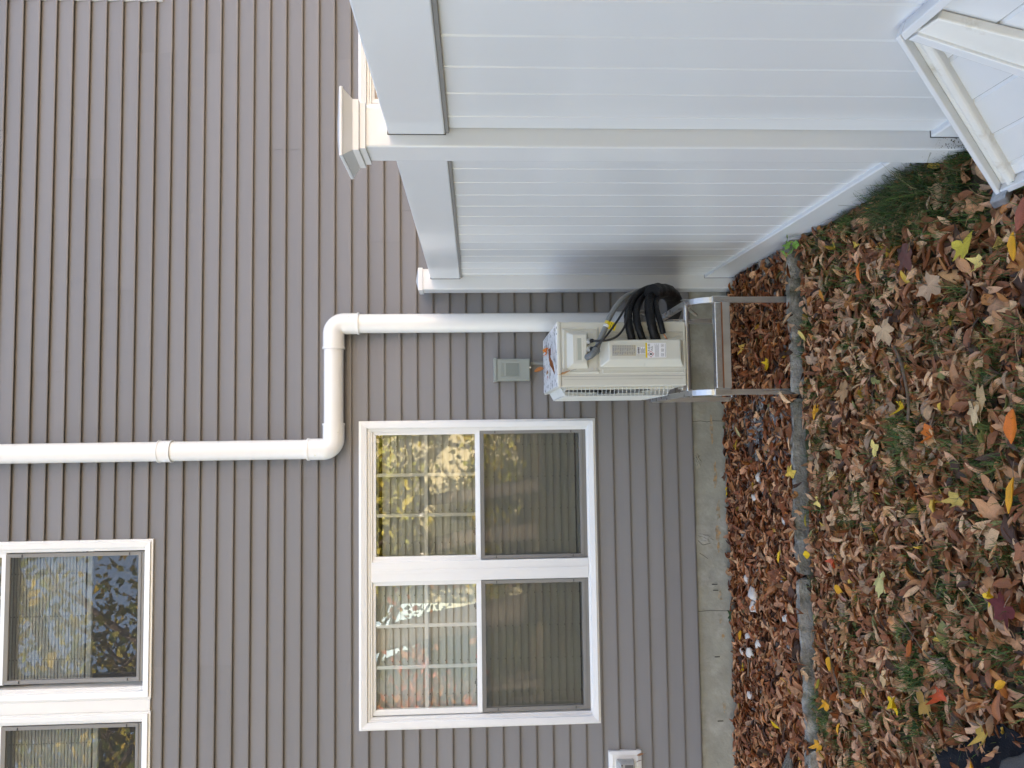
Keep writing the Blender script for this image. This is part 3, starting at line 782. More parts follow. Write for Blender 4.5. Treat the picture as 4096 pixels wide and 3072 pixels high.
# labels on the valve cover
LY = CY - .0592
def plate(name, x0, x1, z0, z1, m, y=LY, parent=None):
    return A(MB().box(x0, x1, y - .0004, y + .0006, z0, z1).build(name, m, parent or ac))
l1 = plate('rating_label', cx_(.353), cx_(.404), cz_(.796), cz_(.911), M_SILV)
lm = MB()
for k in range(13):
    z = cz_(.905) - k * .0086
    for x, w_ in ((cx_(.402), .006), (cx_(.392), .018 - (k % 4) * .003), (cx_(.372), .008 + (k % 3) * .003)):
        lm.box(x - w_, x, LY - .0009, LY - .0005, z - .0022, z)
A(lm.build('print', M_GINK, l1))
l2 = plate('barcode_label', cx_(.361), cx_(.395), cz_(.750), cz_(.790), M_LAB)
lm = MB()
for k in range(7):
    lm.box(cx_(.363), cx_(.393) - (k % 3) * .004, LY - .0009, LY - .0005, cz_(.752) + k * .0035, cz_(.752) + k * .0035 + .0012)
x = cx_(.363)
while x < cx_(.392):
    w_ = random.choice((.0007, .0012, .0018)); lm.box(x, x + w_, LY - .0009, LY - .0005, cz_(.778), cz_(.788)); x += w_ + random.choice((.0008, .0014))
A(lm.build('print', M_INK, l2))
wx0, wx1, wz0, wz1 = cx_(.343), cx_(.414), cz_(.649), cz_(.749)
l3 = plate('warning_label', wx0, wx1, wz0, wz1 - .0085, M_LAB)
plate('yellow_band', wx0 - .0005, wx1 + .0005, wz1 - .0083, wz1, M_YEL, parent=l3)
dcx, dcz = cx_(.360), cz_(.724); dr = .0165
dm = MB()
def dia(r, y): return [(dcx - r, y, dcz), (dcx, y, dcz - r), (dcx + r, y, dcz), (dcx, y, dcz + r)]
dm.add(dia(dr, LY - .0009) + dia(dr * .84, LY - .0009), [(k, (k + 1) % 4, 4 + (k + 1) % 4, 4 + k) for k in range(4)])
A(dm.build('diamond', M_RED, l3))
fl = MB()
pts = [(0, .0085), (.0022, .004), (.0018, .0015), (.004, .0035), (.0055, -.001), (.0042, -.0042), (.0015, -.006), (-.0018, -.006), (-.0044, -.004), (-.0052, -.0005), (-.0038, .003), (-.0026, .001), (-.0022, .0045)]
fl.add([(dcx, LY - .0009, dcz - .002)] + [(dcx + a, LY - .0009, dcz + b + .0005) for a, b in pts], [(0, 1 + k, 1 + (k + 1) % len(pts)) for k in range(len(pts))])
fl.box(dcx - .0055, dcx + .0055, LY - .0009, LY - .0008, dcz - .0088, dcz - .0078)
A(fl.build('flame_symbol', M_INK, l3))
A(text_mesh('lettering', 'R454B', .0142, M_INK, l3, (dcx + .0135, LY - .0009, dcz + .004)))
A(text_mesh('lettering', 'A2L', .0142, M_INK, l3, (dcx + .0165, LY - .0009, dcz - .010)))
lm = MB()
for k in range(5):
    lm.box(wx0 + .003, wx1 - .004 - (k % 2) * .008, LY - .0009, LY - .0005, wz1 - .048 - k * .0042, wz1 - .0468 - k * .0042)
for k in range(3):
    bx = wx0 + .006 + k * .0235; bz = wz0 + .013
    lm.frame((bx, bx + .014, bz, bz + .012), (bx + .0012, bx + .0128, bz + .0012, bz + .0108), LY - .0009, LY - .0005)
    lm.box(bx + .003, bx + .011, LY - .0009, LY - .0005, bz + .004, bz + .0052); lm.box(bx + .0062, bx + .0074, LY - .0009, LY - .0005, bz + .0015, bz + .0095)
lm.box(wx0 + .003, wx1 - .004, LY - .0009, LY - .0005, wz0 + .004, wz0 + .0055)
A(lm.build('print', M_GINK, l3))
# fan guard on the left flank
gy0, gy1, gz0, gz1 = -.93, -.37, .590, 1.115
GX = .172
gm = MB()
ny, nz_ = 26, 25
for k in range(ny + 1):
    yy = gy0 + (gy1 - gy0) * k / ny
    gm.tube([(BX0, yy, gz0 - .02), (GX + .006, yy, gz0), (GX, yy, gz0 + .012), (GX, yy, gz1 - .012), (GX + .006, yy, gz1), (BX0, yy, gz1 + .02)], .0019, 4, cap=False)
for k in range(nz_ + 1):
    zz = gz0 + (gz1 - gz0) * k / nz_
    gm.tube([(BX0, gy0 - .02, zz), (GX + .006, gy0, zz), (GX, gy0 + .012, zz), (GX, gy1 - .012, zz), (GX + .006, gy1, zz), (BX0, gy1 + .02, zz)], .0019, 4, cap=False)
A(gm.build('fan_guard', M_WIRE, ac))
# fan surround panel, opening and fan
sp = MB(); sp.frame((CY + .03, BYB - .03, 0, 0), (0, 0, 0, 0), 0, 0) if False else None
side = MB()
side.box(BX0 - .012, BX0 + .002, CY + .055, BYB - .055, BZ0 + .05, BZ0 + .062).box(BX0 - .012, BX0 + .002, CY + .055, BYB - .055, BZ1 - .062, BZ1 - .05)
side.box(BX0 - .012, BX0 + .002, CY + .055, CY + .067, BZ0 + .062, BZ1 - .062).box(BX0 - .012, BX0 + .002, BYB - .067, BYB - .055, BZ0 + .062, BZ1 - .062)
A(side.build('fan_surround', M_AC, ac, bevel=.004))
op = MB(); c_ = (BX0 - .001, (gy0 + gy1) / 2, (gz0 + gz1) / 2); n = 36
op.add([c_] + [(BX0 - .001, c_[1] + .222 * math.cos(2 * math.pi * k / n), c_[2] + .235 * math.sin(2 * math.pi * k / n)) for k in range(n)], [(0, 1 + k, 1 + (k + 1) % n) for k in range(n)])
A(op.build('fan_opening', M_DARK, ac))
fan = A(MB().tube([(BX0 - .002, c_[1], c_[2]), (BX0 - .02, c_[1], c_[2])], .055, 20).build('fan', M_FIT, ac, bevel=.004))
for k in range(3):
    a = 2 * math.pi * k / 3
    bm_ = MB(); vs = []
    for t in np.linspace(0, 1, 6):
        rr = .05 + .165 * t
        for s_ in (-1, 1):
            aa = a + s_ * (.42 + .12 * t)
            vs.append((BX0 - .010 - .007 * s_, c_[1] + rr * math.cos(aa), c_[2] + rr * math.sin(aa)))
    bm_.add(vs, [(2 * i, 2 * i + 1, 2 * i + 3, 2 * i + 2) for i in range(5)])
    A(bm_.build('fan_blade', M_FIT, fan))
# feet
for fy in (-.90, -.36):
    A(MB().box(BX0 - .02, BX0 + .05, fy - .02, fy + .02, .490, .5075).build('foot', M_STEEL, ac, bevel=.002))
    A(MB().box(BX1 - .05, BX1 + .02, fy - .02, fy + .02, .490, .5075).build('foot', M_STEEL, ac, bevel=.002))
    for xx in (BX0 - .008, BX1 + .008):
        A(MB().tube([(xx, fy, .485), (xx, fy, .525)], .005, 8).build('foot_bolt', M_STEEL, ac))

# ------------------------------------------------------------------ aluminium stand
st = thing('condenser_stand', 'brushed aluminium floor stand carrying the air conditioner', 'stand', (.41, -.6, -.05))
T = rel(st)
TW = .0195   # half diagonal of the square tube
def sq(mb, pts): return mb.tube(pts, TW, 4, rot=math.pi / 4)
for sx in (.180, .644):
    bend = [(sx, -1.022 + .135 * (1 - math.cos(R(a))), .342 + .135 * math.sin(R(a))) for a in range(0, 91, 10)]
    lg = T(sq(MB(), [(sx, -1.022, -.06)] + bend + [(sx, -.14, .477)]).build('side_tube', M_ALU, st))
    sh = T(MB().box(sx - .0175, sx + .0175, -1.0405, -1.0035, .297, .378).build('clamp_sleeve', M_ALU, lg, bevel=.002))
    for k in range(3):
        T(MB().box(sx - .009 + k * .009 - .0015, sx - .009 + k * .009 + .0015, -1.0435, -1.040, .300, .375).build('sleeve_ridge', M_STEEL, lg))
    T(sq(MB(), [(sx + (.018 if sx > .4 else -.002), -.150, -.06), (sx + (.018 if sx > .4 else -.002), -.150, .48)]).build('rear_leg', M_ALU, st))
    for by, bz in ((-.90, .460), (-.30, .460)):
        bk = MB(); bk.box(sx - .022, sx + .022, by - .016, by + .016, bz - .004, bz + .0005).box(sx - .0225, sx - .0185, by - .016, by + .016, bz, bz + .036).box(sx + .0185, sx + .0225, by - .016, by + .016, bz, bz + .036)
        T(bk.build('clip_bracket', M_STEEL, st))
        T(MB().tube([(sx - .005, by, bz - .016), (sx - .005, by, bz + .002)], .0055, 6).build('clip_bolt', M_STEEL, st))
    T(MB().tube([(sx - .026, -1.022, .288), (sx - .010, -1.022, .288)], .006, 6).build('sleeve_bolt', M_STEEL, st))
    ft = MB().box(sx - .02, sx + .02, -1.042, -1.002, -.06, -.045); T(ft.build('foot_pad', M_DARK, st))
cb = T(MB().box(.198, .626, -1.062, -1.024, .300, .3445).build('cross_beam', M_ALU, st, bevel=.002))
T(MB().box(.1982, .6258, -1.067, -1.024, .3447, .3780).build('beam_flange', M_STEEL, cb, bevel=.004))
T(MB().box(.1984, .6256, -1.0675, -1.060, .3395, .3446).build('beam_reflection_line', M_COPPER, cb))  # pinkish reflection along the beam, put in as a copper-coloured strip
for by in (-.905, -.34):
    T(MB().tube([(.185, by, .4765), (.638, by, .4765)], .0135, 12).build('support_bar', M_STEEL, st, smooth=True, angle=40))

# ------------------------------------------------------------------ hoses and cables
def hose(name, label, cat, pts, r, m, n=12, k=6, group=None, wob=0.0):
    t = thing(name, label, cat, pts[0], group)
    H_ = rel(t)
    sp_ = smooth_path(pts, k)
    if wob: rads = [r * (1 + wob * math.sin(i * 1.7) * .5 + wob * random.uniform(-1, 1)) for i in range(len(sp_))]
    else: rads = r
    o = H_(MB().tube(sp_, rads, n).build('hose' if 'hose' in name else ('cable' if 'cable' in name else 'conduit'), m, t, smooth=True, angle=60))
    return t, H_, sp_
h1 = [(.425, -1.010, .777), (.474, -1.045, .796), (.526, -1.05, .806), (.587, -1.0, .795), (.658, -.93, .758), (.714, -.85, .697), (.756, -.76, .614), (.772, -.62, .522), (.764, -.45, .432), (.755, -.2, .338), (.76, -.01, .292)]
h2 = [(.425, -1.010, .719), (.475, -1.04, .745), (.531, -1.05, .763), (.593, -1.0, .754), (.665, -.9, .712), (.726, -.8, .645), (.755, -.7, .57), (.768, -.55, .475), (.75, -.38, .40), (.745, -.15, .317), (.742, -.01, .288)]
h3 = [(.425, -1.010, .652), (.474, -1.04, .678), (.531, -1.05, .693), (.595, -1.02, .694), (.660, -.95, .673), (.712, -.86, .620), (.735, -.76, .55), (.745, -.6, .465), (.732, -.42, .40), (.726, -.2, .335), (.725, -.01, .304)]
h4 = [(.474, -1.045, .633), (.525, -1.055, .647), (.581, -1.03, .656), (.637, -.98, .651), (.686, -.9, .612), (.716, -.8, .545), (.726, -.65, .475), (.712, -.48, .42), (.705, -.25, .36), (.708, -.01, .311)]
hose('insulated_hose', 'topmost and outermost thick black foam hose arching from the condenser', 'hose', h1, .0205, M_BLACKF, group='black insulated hoses', wob=.05)
hose('insulated_hose', 'thick black foam hose directly below the topmost one', 'hose', h2, .0185, M_BLACKF, group='black insulated hoses', wob=.05)
hose('insulated_hose', 'thickest lower black foam hose entering the valve cover beside the warning label', 'hose', h3, .0235, M_BLACKF, group='black insulated hoses', wob=.05)
t, H_, s_ = hose('insulated_hose', 'lowest black foam hose ending in a bare copper tip', 'hose', h4, .0150, M_BLACKF, group='black insulated hoses', wob=.04)
H_(MB().tube(smooth_path([(.478, -1.045, .634), (.457, -1.05, .624), (.440, -1.03, .607)]), .0042, 8).build('copper_tip', M_COPPER, t, smooth=True))
# tape wrapped bundle where the lines go down to the wall
bun = [(.700, -.93, .655), (.728, -.82, .585), (.742, -.68, .50), (.738, -.5, .425), (.728, -.3, .365), (.728, -.01, .30)]
hose('wrapped_hose_bundle', 'fat black taped bundle of pipes disappearing low into the wall', 'hose', bun, [.036] * 40 if False else .042, M_BLACKF, wob=.06)
cnd = [(.398, CY - .051, .966), (.436, -1.05, .953), (.495, -1.04, .924), (.555, -1.02, .896), (.622, -.97, .850), (.684, -.9, .788), (.734, -.78, .70), (.774, -.6, .595), (.785, -.4, .466), (.775, -.01, .31)]
t = thing('grey_conduit', 'grey flexible conduit with yellow tag curving from the condenser', 'conduit', cnd[0])
C_ = rel(t)
sp_ = smooth_path(cnd, 16)
C_(MB().tube(sp_, [.0135 + (.0007 if i % 2 else -.0005) for i in range(len(sp_))], 12).build('conduit', M_FLEX, t, smooth=True))
tg = MB(); c0 = Vector((.520, -1.032, .912))
dirc = (Vector(sp_[40]) - Vector(sp_[36])).normalized()
tgo = C_(MB().tube([c0 - dirc * .017 + Vector((0, -.001, 0)), c0 + dirc * .017 + Vector((0, -.001, 0))], .0146, 14).build('tag_wrap', M_YEL, t, smooth=True, angle=50))
C_(MB().tube([c0 - dirc * .0165 + Vector((0, -.001, 0)), c0 - dirc * .002 + Vector((0, -.001, 0))], .0149, 14).build('tag_white', M_LAB, tgo, smooth=True, angle=50))
C_(MB().obox((.512, -1.047, .886), (.018, 0, -.006), (0, .0005, 0), (.006, 0, .016)).build('tag_flag', M_YEL, tgo))
fm = MB()
for k in range(3): fm.obox((.512 + (k - 1) * .004, -1.0478, .886 + (k - 1) * .008), (.013, 0, -.0043), (0, .0003, 0), (.0004, 0, .0011))
C_(fm.build('print', M_INK, tgo))
caA = [(.4405, CY - .04, .988), (.437, CY - .066, .962), (.438, -1.075, .915), (.458, -1.08, .869), (.502, -1.07, .832), (.563, -1.055, .812), (.639, -.985, .790), (.70, -.88, .735), (.735, -.76, .64), (.748, -.5, .46), (.745, -.01, .32)]
caB = [(.4015, CY - .04, .988), (.417, -1.07, .965), (.448, -1.09, .934), (.499, -1.09, .893), (.553, -1.075, .853), (.607, -1.035, .816), (.685, -.91, .752), (.728, -.78, .66), (.745, -.5, .48), (.74, -.01, .33)]
hose('black_cable', 'thin black cable leaving the upper gland of the condenser', 'cable', caA, .0055, M_CABLE, n=8)
hose('black_cable', 'thin black cable leaving the lower gland and crossing the grey conduit', 'cable', caB, .0055, M_CABLE, n=8)
hose('drain_tube', 'short clear tube sticking out behind the stand', 'tube', [(.68, -.68, .42), (.66, -.6, .363), (.648, -.5, .30)], .0095, mat('clear_tube', (.45, .45, .42), .2, var=.1), n=10)
hose('pale_conduit', 'pale grey pipe slanting behind the black hoses', 'pipe', [(.735, -.02, .49), (.715, -.2, .545), (.685, -.34, .60), (.60, -.5, .66)], .013, mat('pale_pipe', (.5, .47, .42), .4, var=.05), n=12)

# ------------------------------------------------------------------ edging blocks, rocks, fabric
def rough_block(name, label, xs, ya, yb, zt, zb, seed, cat='edging', group=None, amp=.0075, m=M_EDGE, skew=0.0):
    n = 60
    cy0, cy1 = ya, yb
    ring = []
    for i in range(n):
        t = i / (n - 1); x = xs[0] + (xs[1] - xs[0]) * t
        sh = skew * t; pr = []
        for (py, pz) in ((0, 0), (.0, .5), (0, .85), (.06, .97), (.2, 1), (.5, 1.02), (.8, 1), (.94, .96), (1, .84), (1, .5), (1, 0)):
            q = Vector((x * 9 + seed * 3.3, py * 2.1 + seed, pz * 2.3))
            d = mnoise.noise(q) * amp * 1.6 + mnoise.noise(q * 3.1) * amp
            yy = cy0 + (cy1 - cy0) * py + sh + (d if py < .5 else -d) * 1.0
            zz = zb + (zt - zb) * pz + d + mnoise.noise(Vector((x * 4, seed, 0))) * amp
            ex = 0
            if i in (0, n - 1): ex = (.012 if i == 0 else -.012) * (1 if pz > .9 else .3) * (1 if xs[0] < xs[1] else -1) + d
            pr.append((x + ex, yy, zz))
        ring.append(pr)
    k = len(ring[0]); vs = [v for r_ in ring for v in r_]
    fs = [(i * k + j, i * k + j + 1, (i + 1) * k + j + 1, (i + 1) * k + j) for i in range(n - 1) for j in range(k - 1)]
    fs += [tuple(range(k)), tuple(reversed(range((n - 1) * k, n * k)))]
    mb = MB(); mb.add(vs, fs)
    o = mb.build(name, m, None, smooth=True, angle=45)
    return tag(o, label, cat, group)
eg = 'edging blocks along the planting bed'
rough_block('edging_block', 'grey weathered edging block running under the fence beside the bed', (.160, .900), -1.072, -1.111, .012, -.12, 1, group=eg)
rough_block('edging_block', 'long grey edging block between the bed and lawn below the window', (-.715, .140), -1.048, -1.087, .010, -.12, 2, group=eg)
rough_block('edging_block', 'slanting grey edging block at the end away from the fence', (-.735, -1.50), -1.036, -1.076, .010, -.12, 5, group=eg, skew=-.055)
rough_block('edging_block', 'grey edging block partly cut by the picture edge', (-1.52, -2.30), -1.095, -1.145, .014, -.12, 8, group=eg, skew=-.03)
rough_block('edging_block', 'grey weathered edging block beyond the fence line', (.92, 1.7), -1.085, -1.130, .016, -.12, 11, group=eg)
def rock(name, label, cat, loc, sc, seed, m, group=None, sub=2, amp=.25, rot=0):
    bm = bmesh.new(); bmesh.ops.create_icosphere(bm, subdivisions=sub, radius=1)
    for v in bm.verts:
        v.co *= 1 + amp * mnoise.noise(v.co * 1.3 + Vector((seed * 7.1, seed, 0)))
    me = bpy.data.meshes.new(name); bm.to_mesh(me); bm.free(); me.materials.append(m)
    me.polygons.foreach_set('use_smooth', [True] * len(me.polygons))
    o = link_mesh(name, me); o.location = loc; o.scale = sc; o.rotation_euler = (random.uniform(-.3, .3), random.uniform(-.3, .3), rot)
    return tag(o, label, cat, group)
rock('rock', 'grey angular rock beside the edging at the picture edge', 'rock', (-1.74, -.83, -.01), (.10, .035, .035), 3, M_EDGE, amp=.5)
pebs = [((-.273, -.548), .022, 'white pebble among leaves in line with the right window half'), ((-.395, -.48), .020, 'small white pebble below the lower window mullion'),
        ((-.879, -.324), .024, 'white oval pebble near the footing, touching a larger one'), ((-.949, -.429), .036, 'largest white stone, rounded, in the leafy bed'),
        ((-1.219, -.293), .022, 'white pebble beside the yellow leaf near the footing'), ((-1.211, -.483), .026, 'white knobbly stone in the middle of the bed'),
        ((-1.336, -.189), .024, 'white pebble closest to the concrete footing'), ((-1.303, -.323), .030, 'pale stone with a black twig across it'),
        ((-.478, -.882), .020, 'white pebble lying just behind the edging'), ((-.972, -.867), .022, 'pale pebble behind the slanting edging block'),
        ((-1.02, -.42), .030, 'white stone pressed against the largest one'), ((-1.55, -.30), .024, 'pinkish white pebble toward the picture edge')]
for k, ((x, y), r_, lb) in enumerate(pebs):
    rock('pebble', lb, 'pebble', (x, y, gz(x, y) + r_ * .4 + .030), (r_ * 1.15, r_ * .95, r_ * .75), k + 20, M_PEB, group='white pebbles in the bed', rot=k * 1.3, amp=.55)
# weed fabric and stone in the near corner
fb = MB(); nn = 34
vs = []
for j in range(nn):
    for i in range(nn):
        x = -1.62 + .72 * i / (nn - 1) + .03 * mnoise.noise(Vector((j * .25, 3, 0))); y = -2.80 + .66 * j / (nn - 1) + .04 * mnoise.noise(Vector((i * .25, 9, 0)))
        # keep the corner towards the lawn free
        z = gz(x, y) + .030 + .045 * abs(mnoise.noise(Vector((x * 7, y * 5, 1.2)))) + .016 * mnoise.noise(Vector((x * 22, y * 18, 4)))
        vs.append((x, y, z))
fs = [(j * nn + i, j * nn + i + 1, (j + 1) * nn + i + 1, (j + 1) * nn + i) for j in range(nn - 1) for i in range(nn - 1)
      if (i + (nn - 1 - j) * -1.0) < 12 + 4 * math.sin(i * .8)]
def keep(i, j):
    x, y, _ = vs[j * nn + i]
    return (x - (-1.02)) * .75 + (y - (-2.36)) * .62 < .03 + .045 * mnoise.noise(Vector((x * 9, y * 9, 0)))
fs = [(j * nn + i, j * nn + i + 1, (j + 1) * nn + i + 1, (j + 1) * nn + i) for j in range(nn - 1) for i in range(nn - 1) if keep(i, j)]
fb.add(vs, fs)
fo_ = fb.build('weed_fabric', M_FABRIC, None, smooth=True)
tag(fo_, 'crumpled black landscape fabric half covered with leaves in the near corner', 'fabric')
sl_ = fo_.modifiers.new('solid', 'SOLIDIFY'); sl_.thickness = .002
rock('flat_stone', 'dark grey flat stone lying on the black fabric', 'stone', (-1.06, -2.60, .02), (.14, .10, .030), 41, M_STONE, amp=.35, sub=3)

# ------------------------------------------------------------------ leaves
def lance(Lh, W, fold, curl, twist, rows=6, cols=3, pw=.8, seed=0):
    """leaf along +y from stem at 0; returns verts (n,3), faces, shade"""
    rr = random.Random(seed); vs, sh = [], []
    a = -curl / 2; y = z = 0.0; step = 1.0 / (rows - 1)
    for r_ in range(rows):
        t = r_ / (rows - 1)
        w_ = W * (math.sin(math.pi * min(.985, max(.015, t ** pw))) ** .85) * rr.uniform(.9, 1.1)
        tw = twist * (t - .5)
        for c in range(cols):
            s = (c / (cols - 1)) * 2 - 1
            f_ = fold * abs(s)
            lx = s * w_ * math.cos(f_ * .8); lz = abs(s) * w_ * math.sin(f_ * .8) + rr.uniform(-.012, .012)
            X = lx * math.cos(tw) - lz * math.sin(tw); Z = lx * math.sin(tw) + lz * math.cos(tw)
            vs.append((X, y - Z * math.sin(a), z + Z * math.cos(a))); sh.append(1.12 if s == 0 else rr.uniform(.86, 1.02))
        y += step * math.cos(a); z += step * math.sin(a); a += curl / (rows - 1)
    fs = [(r_ * cols + c, r_ * cols + c + 1, (r_ + 1) * cols + c + 1, (r_ + 1) * cols + c) for r_ in range(rows - 1) for c in range(cols - 1)]
    v = np.array(vs); v[:, 1] -= .5; v[:, 2] -= v[:, 2].mean()
    return v * Lh, fs, np.array(sh)
def maple(Lh, cup, rough_, seed=0, lobes5=True, ring=False):
    rr = random.Random(seed)
    prof = [(-165, .20), (-150, .46), (-128, .58), (-112, .72), (-98, .56), (-86, .52), (-68, .72), (-56, .92), (-44, .74), (-30, .54), (-19, .70), (-11, .80), (0, 1.0)]
    if not lobes5: prof = [(-165, .24), (-140, .46), (-110, .58), (-90, .48), (-70, .55), (-50, .88), (-34, .62), (-24, .54), (-12, .74), (0, 1.0)]
    pts = [(a, r_) for a, r_ in prof] + [(-a, r_) for a, r_ in reversed(prof[:-1])]
    out = []
    for a, r_ in pts:
        r2 = r_ * rr.uniform(.88, 1.1); aa = R(a + rr.uniform(-4, 4))
        out.append((r2 * math.sin(aa), r2 * math.cos(aa)))
    n = len(out); vs, sh = [(0, 0, 0)], [1.1]
    d1, d2 = rr.uniform(0, 6.28), rr.uniform(0, 6.28)
    def zf(x, y):
        r_ = math.hypot(x, y); th = math.atan2(x, y)
        return cup * r_ * r_ * (.5 + .5 * math.cos(2 * th + d1)) + rough_ * r_ * math.sin(3 * th + d2)
    if ring:
        for x, y in out: vs.append((x * .5, y * .5, zf(x * .5, y * .5) + rr.uniform(-.02, .02))); sh.append(rr.uniform(.92, 1.06))
    for x, y in out: vs.append((x * (1 - .12 * abs(cup)), y * (1 - .12 * abs(cup)), zf(x, y) + rr.uniform(-.03, .03))); sh.append(rr.uniform(.8, 1.0))
    fs = [(0, 1 + k, 1 + (k + 1) % n) for k in range(n)]
    if ring: fs += [(1 + k, 1 + n + k, 1 + n + (k + 1) % n, 1 + (k + 1) % n) for k in range(n)]
    v = np.array(vs); v[:, 1] -= .15; v[:, 2] -= v[:, 2].mean()
    return v * Lh * .6, fs, np.array(sh)
def stem_strip(base, tip, w_=.0011):
    b, t = Vector(base), Vector(tip); d = (t - b).normalized(); s = d.cross(Vector((0, 0, 1))).normalized() * w_ if abs(d.z) < .95 else Vector((w_, 0, 0))
    up = Vector((0, 0, w_ * 1.5))
    return [b - s, b + s, t + s * .6, t - s * .6, (b + t) / 2 + up]
PAL = [((.440, .215, .100), 19), ((.600, .370, .205), 16), ((.250, .095, .042), 23), ((.215, .068, .022), 15), ((.065, .030, .017), 11),
       ((.520, .285, .165), 13), ((.320, .205, .130), 5), ((.400, .165, .050), 6), ((.300, .115, .050), 7), ((.55, .36, .06), 1.2), ((.20, .20, .07), 1.0)]
pal = np.array([c for c, _ in PAL]) * 1.14; pw_ = np.array([w_ for _, w_ in PAL], float); pw_ /= pw_.sum()
TEMPL = []
for k in range(46):
    fold = random.choice((.4, .8, 1.1, 1.35, 1.55)) * random.uniform(.8, 1.1)
    TEMPL.append(lance(1, random.uniform(.15, .27), fold, random.uniform(-1.4, 1.8), random.uniform(-.9, .9), 6, 3, random.uniform(.7, 1.0), k))
for k in range(16):
    TEMPL.append(maple(1, random.uniform(-.5, .9), random.uniform(.05, .3), k, k % 3 != 0))
NL = 46
def leaf_arrays(P):
    """P: list of (x,y,z,len,rot,tiltx,tilty,templ,color)"""
    V, Fq, Ft, Cc = [], [], [], []
    off = 0
    loops, starts, totals = [], [], []
    for (x, y, z, ln_, ro, tx, ty, ti, co) in P:
        v, fs, sh = TEMPL[ti]
        cz, sz, cx, sx, cy, sy = math.cos(ro), math.sin(ro), math.cos(tx), math.sin(tx), math.cos(ty), math.sin(ty)
        Rz = np.array([[cz, -sz, 0], [sz, cz, 0], [0, 0, 1]]); Rx = np.array([[1, 0, 0], [0, cx, -sx], [0, sx, cx]]); Ry = np.array([[cy, 0, sy], [0, 1, 0], [-sy, 0, cy]])
        w_ = (v * ln_) @ (Rz @ Rx @ Ry).T + np.array([x, y, z])
        V.append(w_); Cc.append(np.clip(np.outer(sh, co), 0, 1))
        for f in fs:
            starts.append(len(loops)); totals.append(len(f)); loops.extend(i + off for i in f)
        off += len(v)
    return np.concatenate(V), np.concatenate(Cc), loops, starts, totals
def mesh_from(name, V, Cc, loops, starts, totals, m):
    me = bpy.data.meshes.new(name)
    me.vertices.add(len(V)); me.vertices.foreach_set('co', V.astype(np.float32).ravel())
    me.loops.add(len(loops)); me.loops.foreach_set('vertex_index', np.array(loops, np.int32))
    me.polygons.add(len(starts)); me.polygons.foreach_set('loop_start', np.array(starts, np.int32))
    try: me.polygons.foreach_set('loop_total', np.array(totals, np.int32))
    except Exception: pass
    me.polygons.foreach_set('use_smooth', np.ones(len(starts), bool))
    at = me.color_attributes.new('col', 'FLOAT_COLOR', 'POINT')
    at.data.foreach_set('color', np.concatenate([Cc, np.ones((len(Cc), 1))], 1).astype(np.float32).ravel())
    me.update(); me.validate(); me.materials.append(m)
    return me
def blocked(x, y):
    if x > .905 and y < -.05 and x < .99: return True
    if -1.16 < y < -1.03 and x < .92: return random.random() > .11
    if x > .83 and y > -.22: return True
    if abs(x - QX) < .06 and y > -.15: return True
    # under the leaning gate
    if y < -2.60 and x > .72: return True
    return False
def density(x, y):
    if y > -1.03:
        d = 1.0
        d -= .5 * math.exp(-(((x - .02) / .17) ** 2 + ((y + .5) / .30) ** 2))
        d -= .65 * math.exp(-(((x - .95) / .25) ** 2 + ((y + .75) / .2) ** 2))
        d -= .35 * math.exp(-(((x + 1.25) / .12) ** 2 + ((y + .35) / .12) ** 2))
        d -= .35 * math.exp(-(((x + .35) / .10) ** 2 + ((y + .5) / .12) ** 2))
        return max(.1, d)
    d = .74 + .55 * fbm(x, y, 2.4, 8.0)
    if x > .60 and y < -1.25: d -= .35 * min(1, (x - .6) / .2)
    if x < -.7 and y < -2.15: d -= .15
    return min(1, max(.18, d))
LT = []
def scatter(n, x0, x1, y0, y1, thin=1.0):
    c = 0
    while c < n:
        x, y = random.uniform(x0, x1), random.uniform(y0, y1)
        if y > -.012: continue
        if blocked(x, y) or random.random() > density(x, y): c += .3; continue
        c += 1
        ti = random.randrange(NL) if random.random() < (.88 if y < -1 else .93) else random.randrange(NL, len(TEMPL))
        ln_ = random.uniform(.046, .100) if ti < NL else random.uniform(.062, .115)
        co = pal[rng.choice(len(pal), p=pw_)] * random.uniform(.7, 1.2)
        if y > -1.03: co = co * np.array((.98, .86, .80))
        tl = .26 if random.random() < .82 else .75
        LT.append((x, y, (gz(x, y) if not -1.14 < y < -1.03 else .012) + .006 + random.random() ** 1.4 * (.040 if y > -1.03 else .032), ln_, random.uniform(0, 6.283), random.gauss(0, tl), random.gauss(0, tl), ti, co))
scatter(9500, -2.35, 1.0, -1.035, 0)
scatter(13500, -2.0, .93, -2.75, -1.04)
scatter(3000, -4.2, -2.0, -3.6, 0)
scatter(2500, -2.2, .9, -4.4, -2.75)
scatter(900, .98, 2.4, -2.5, 0)
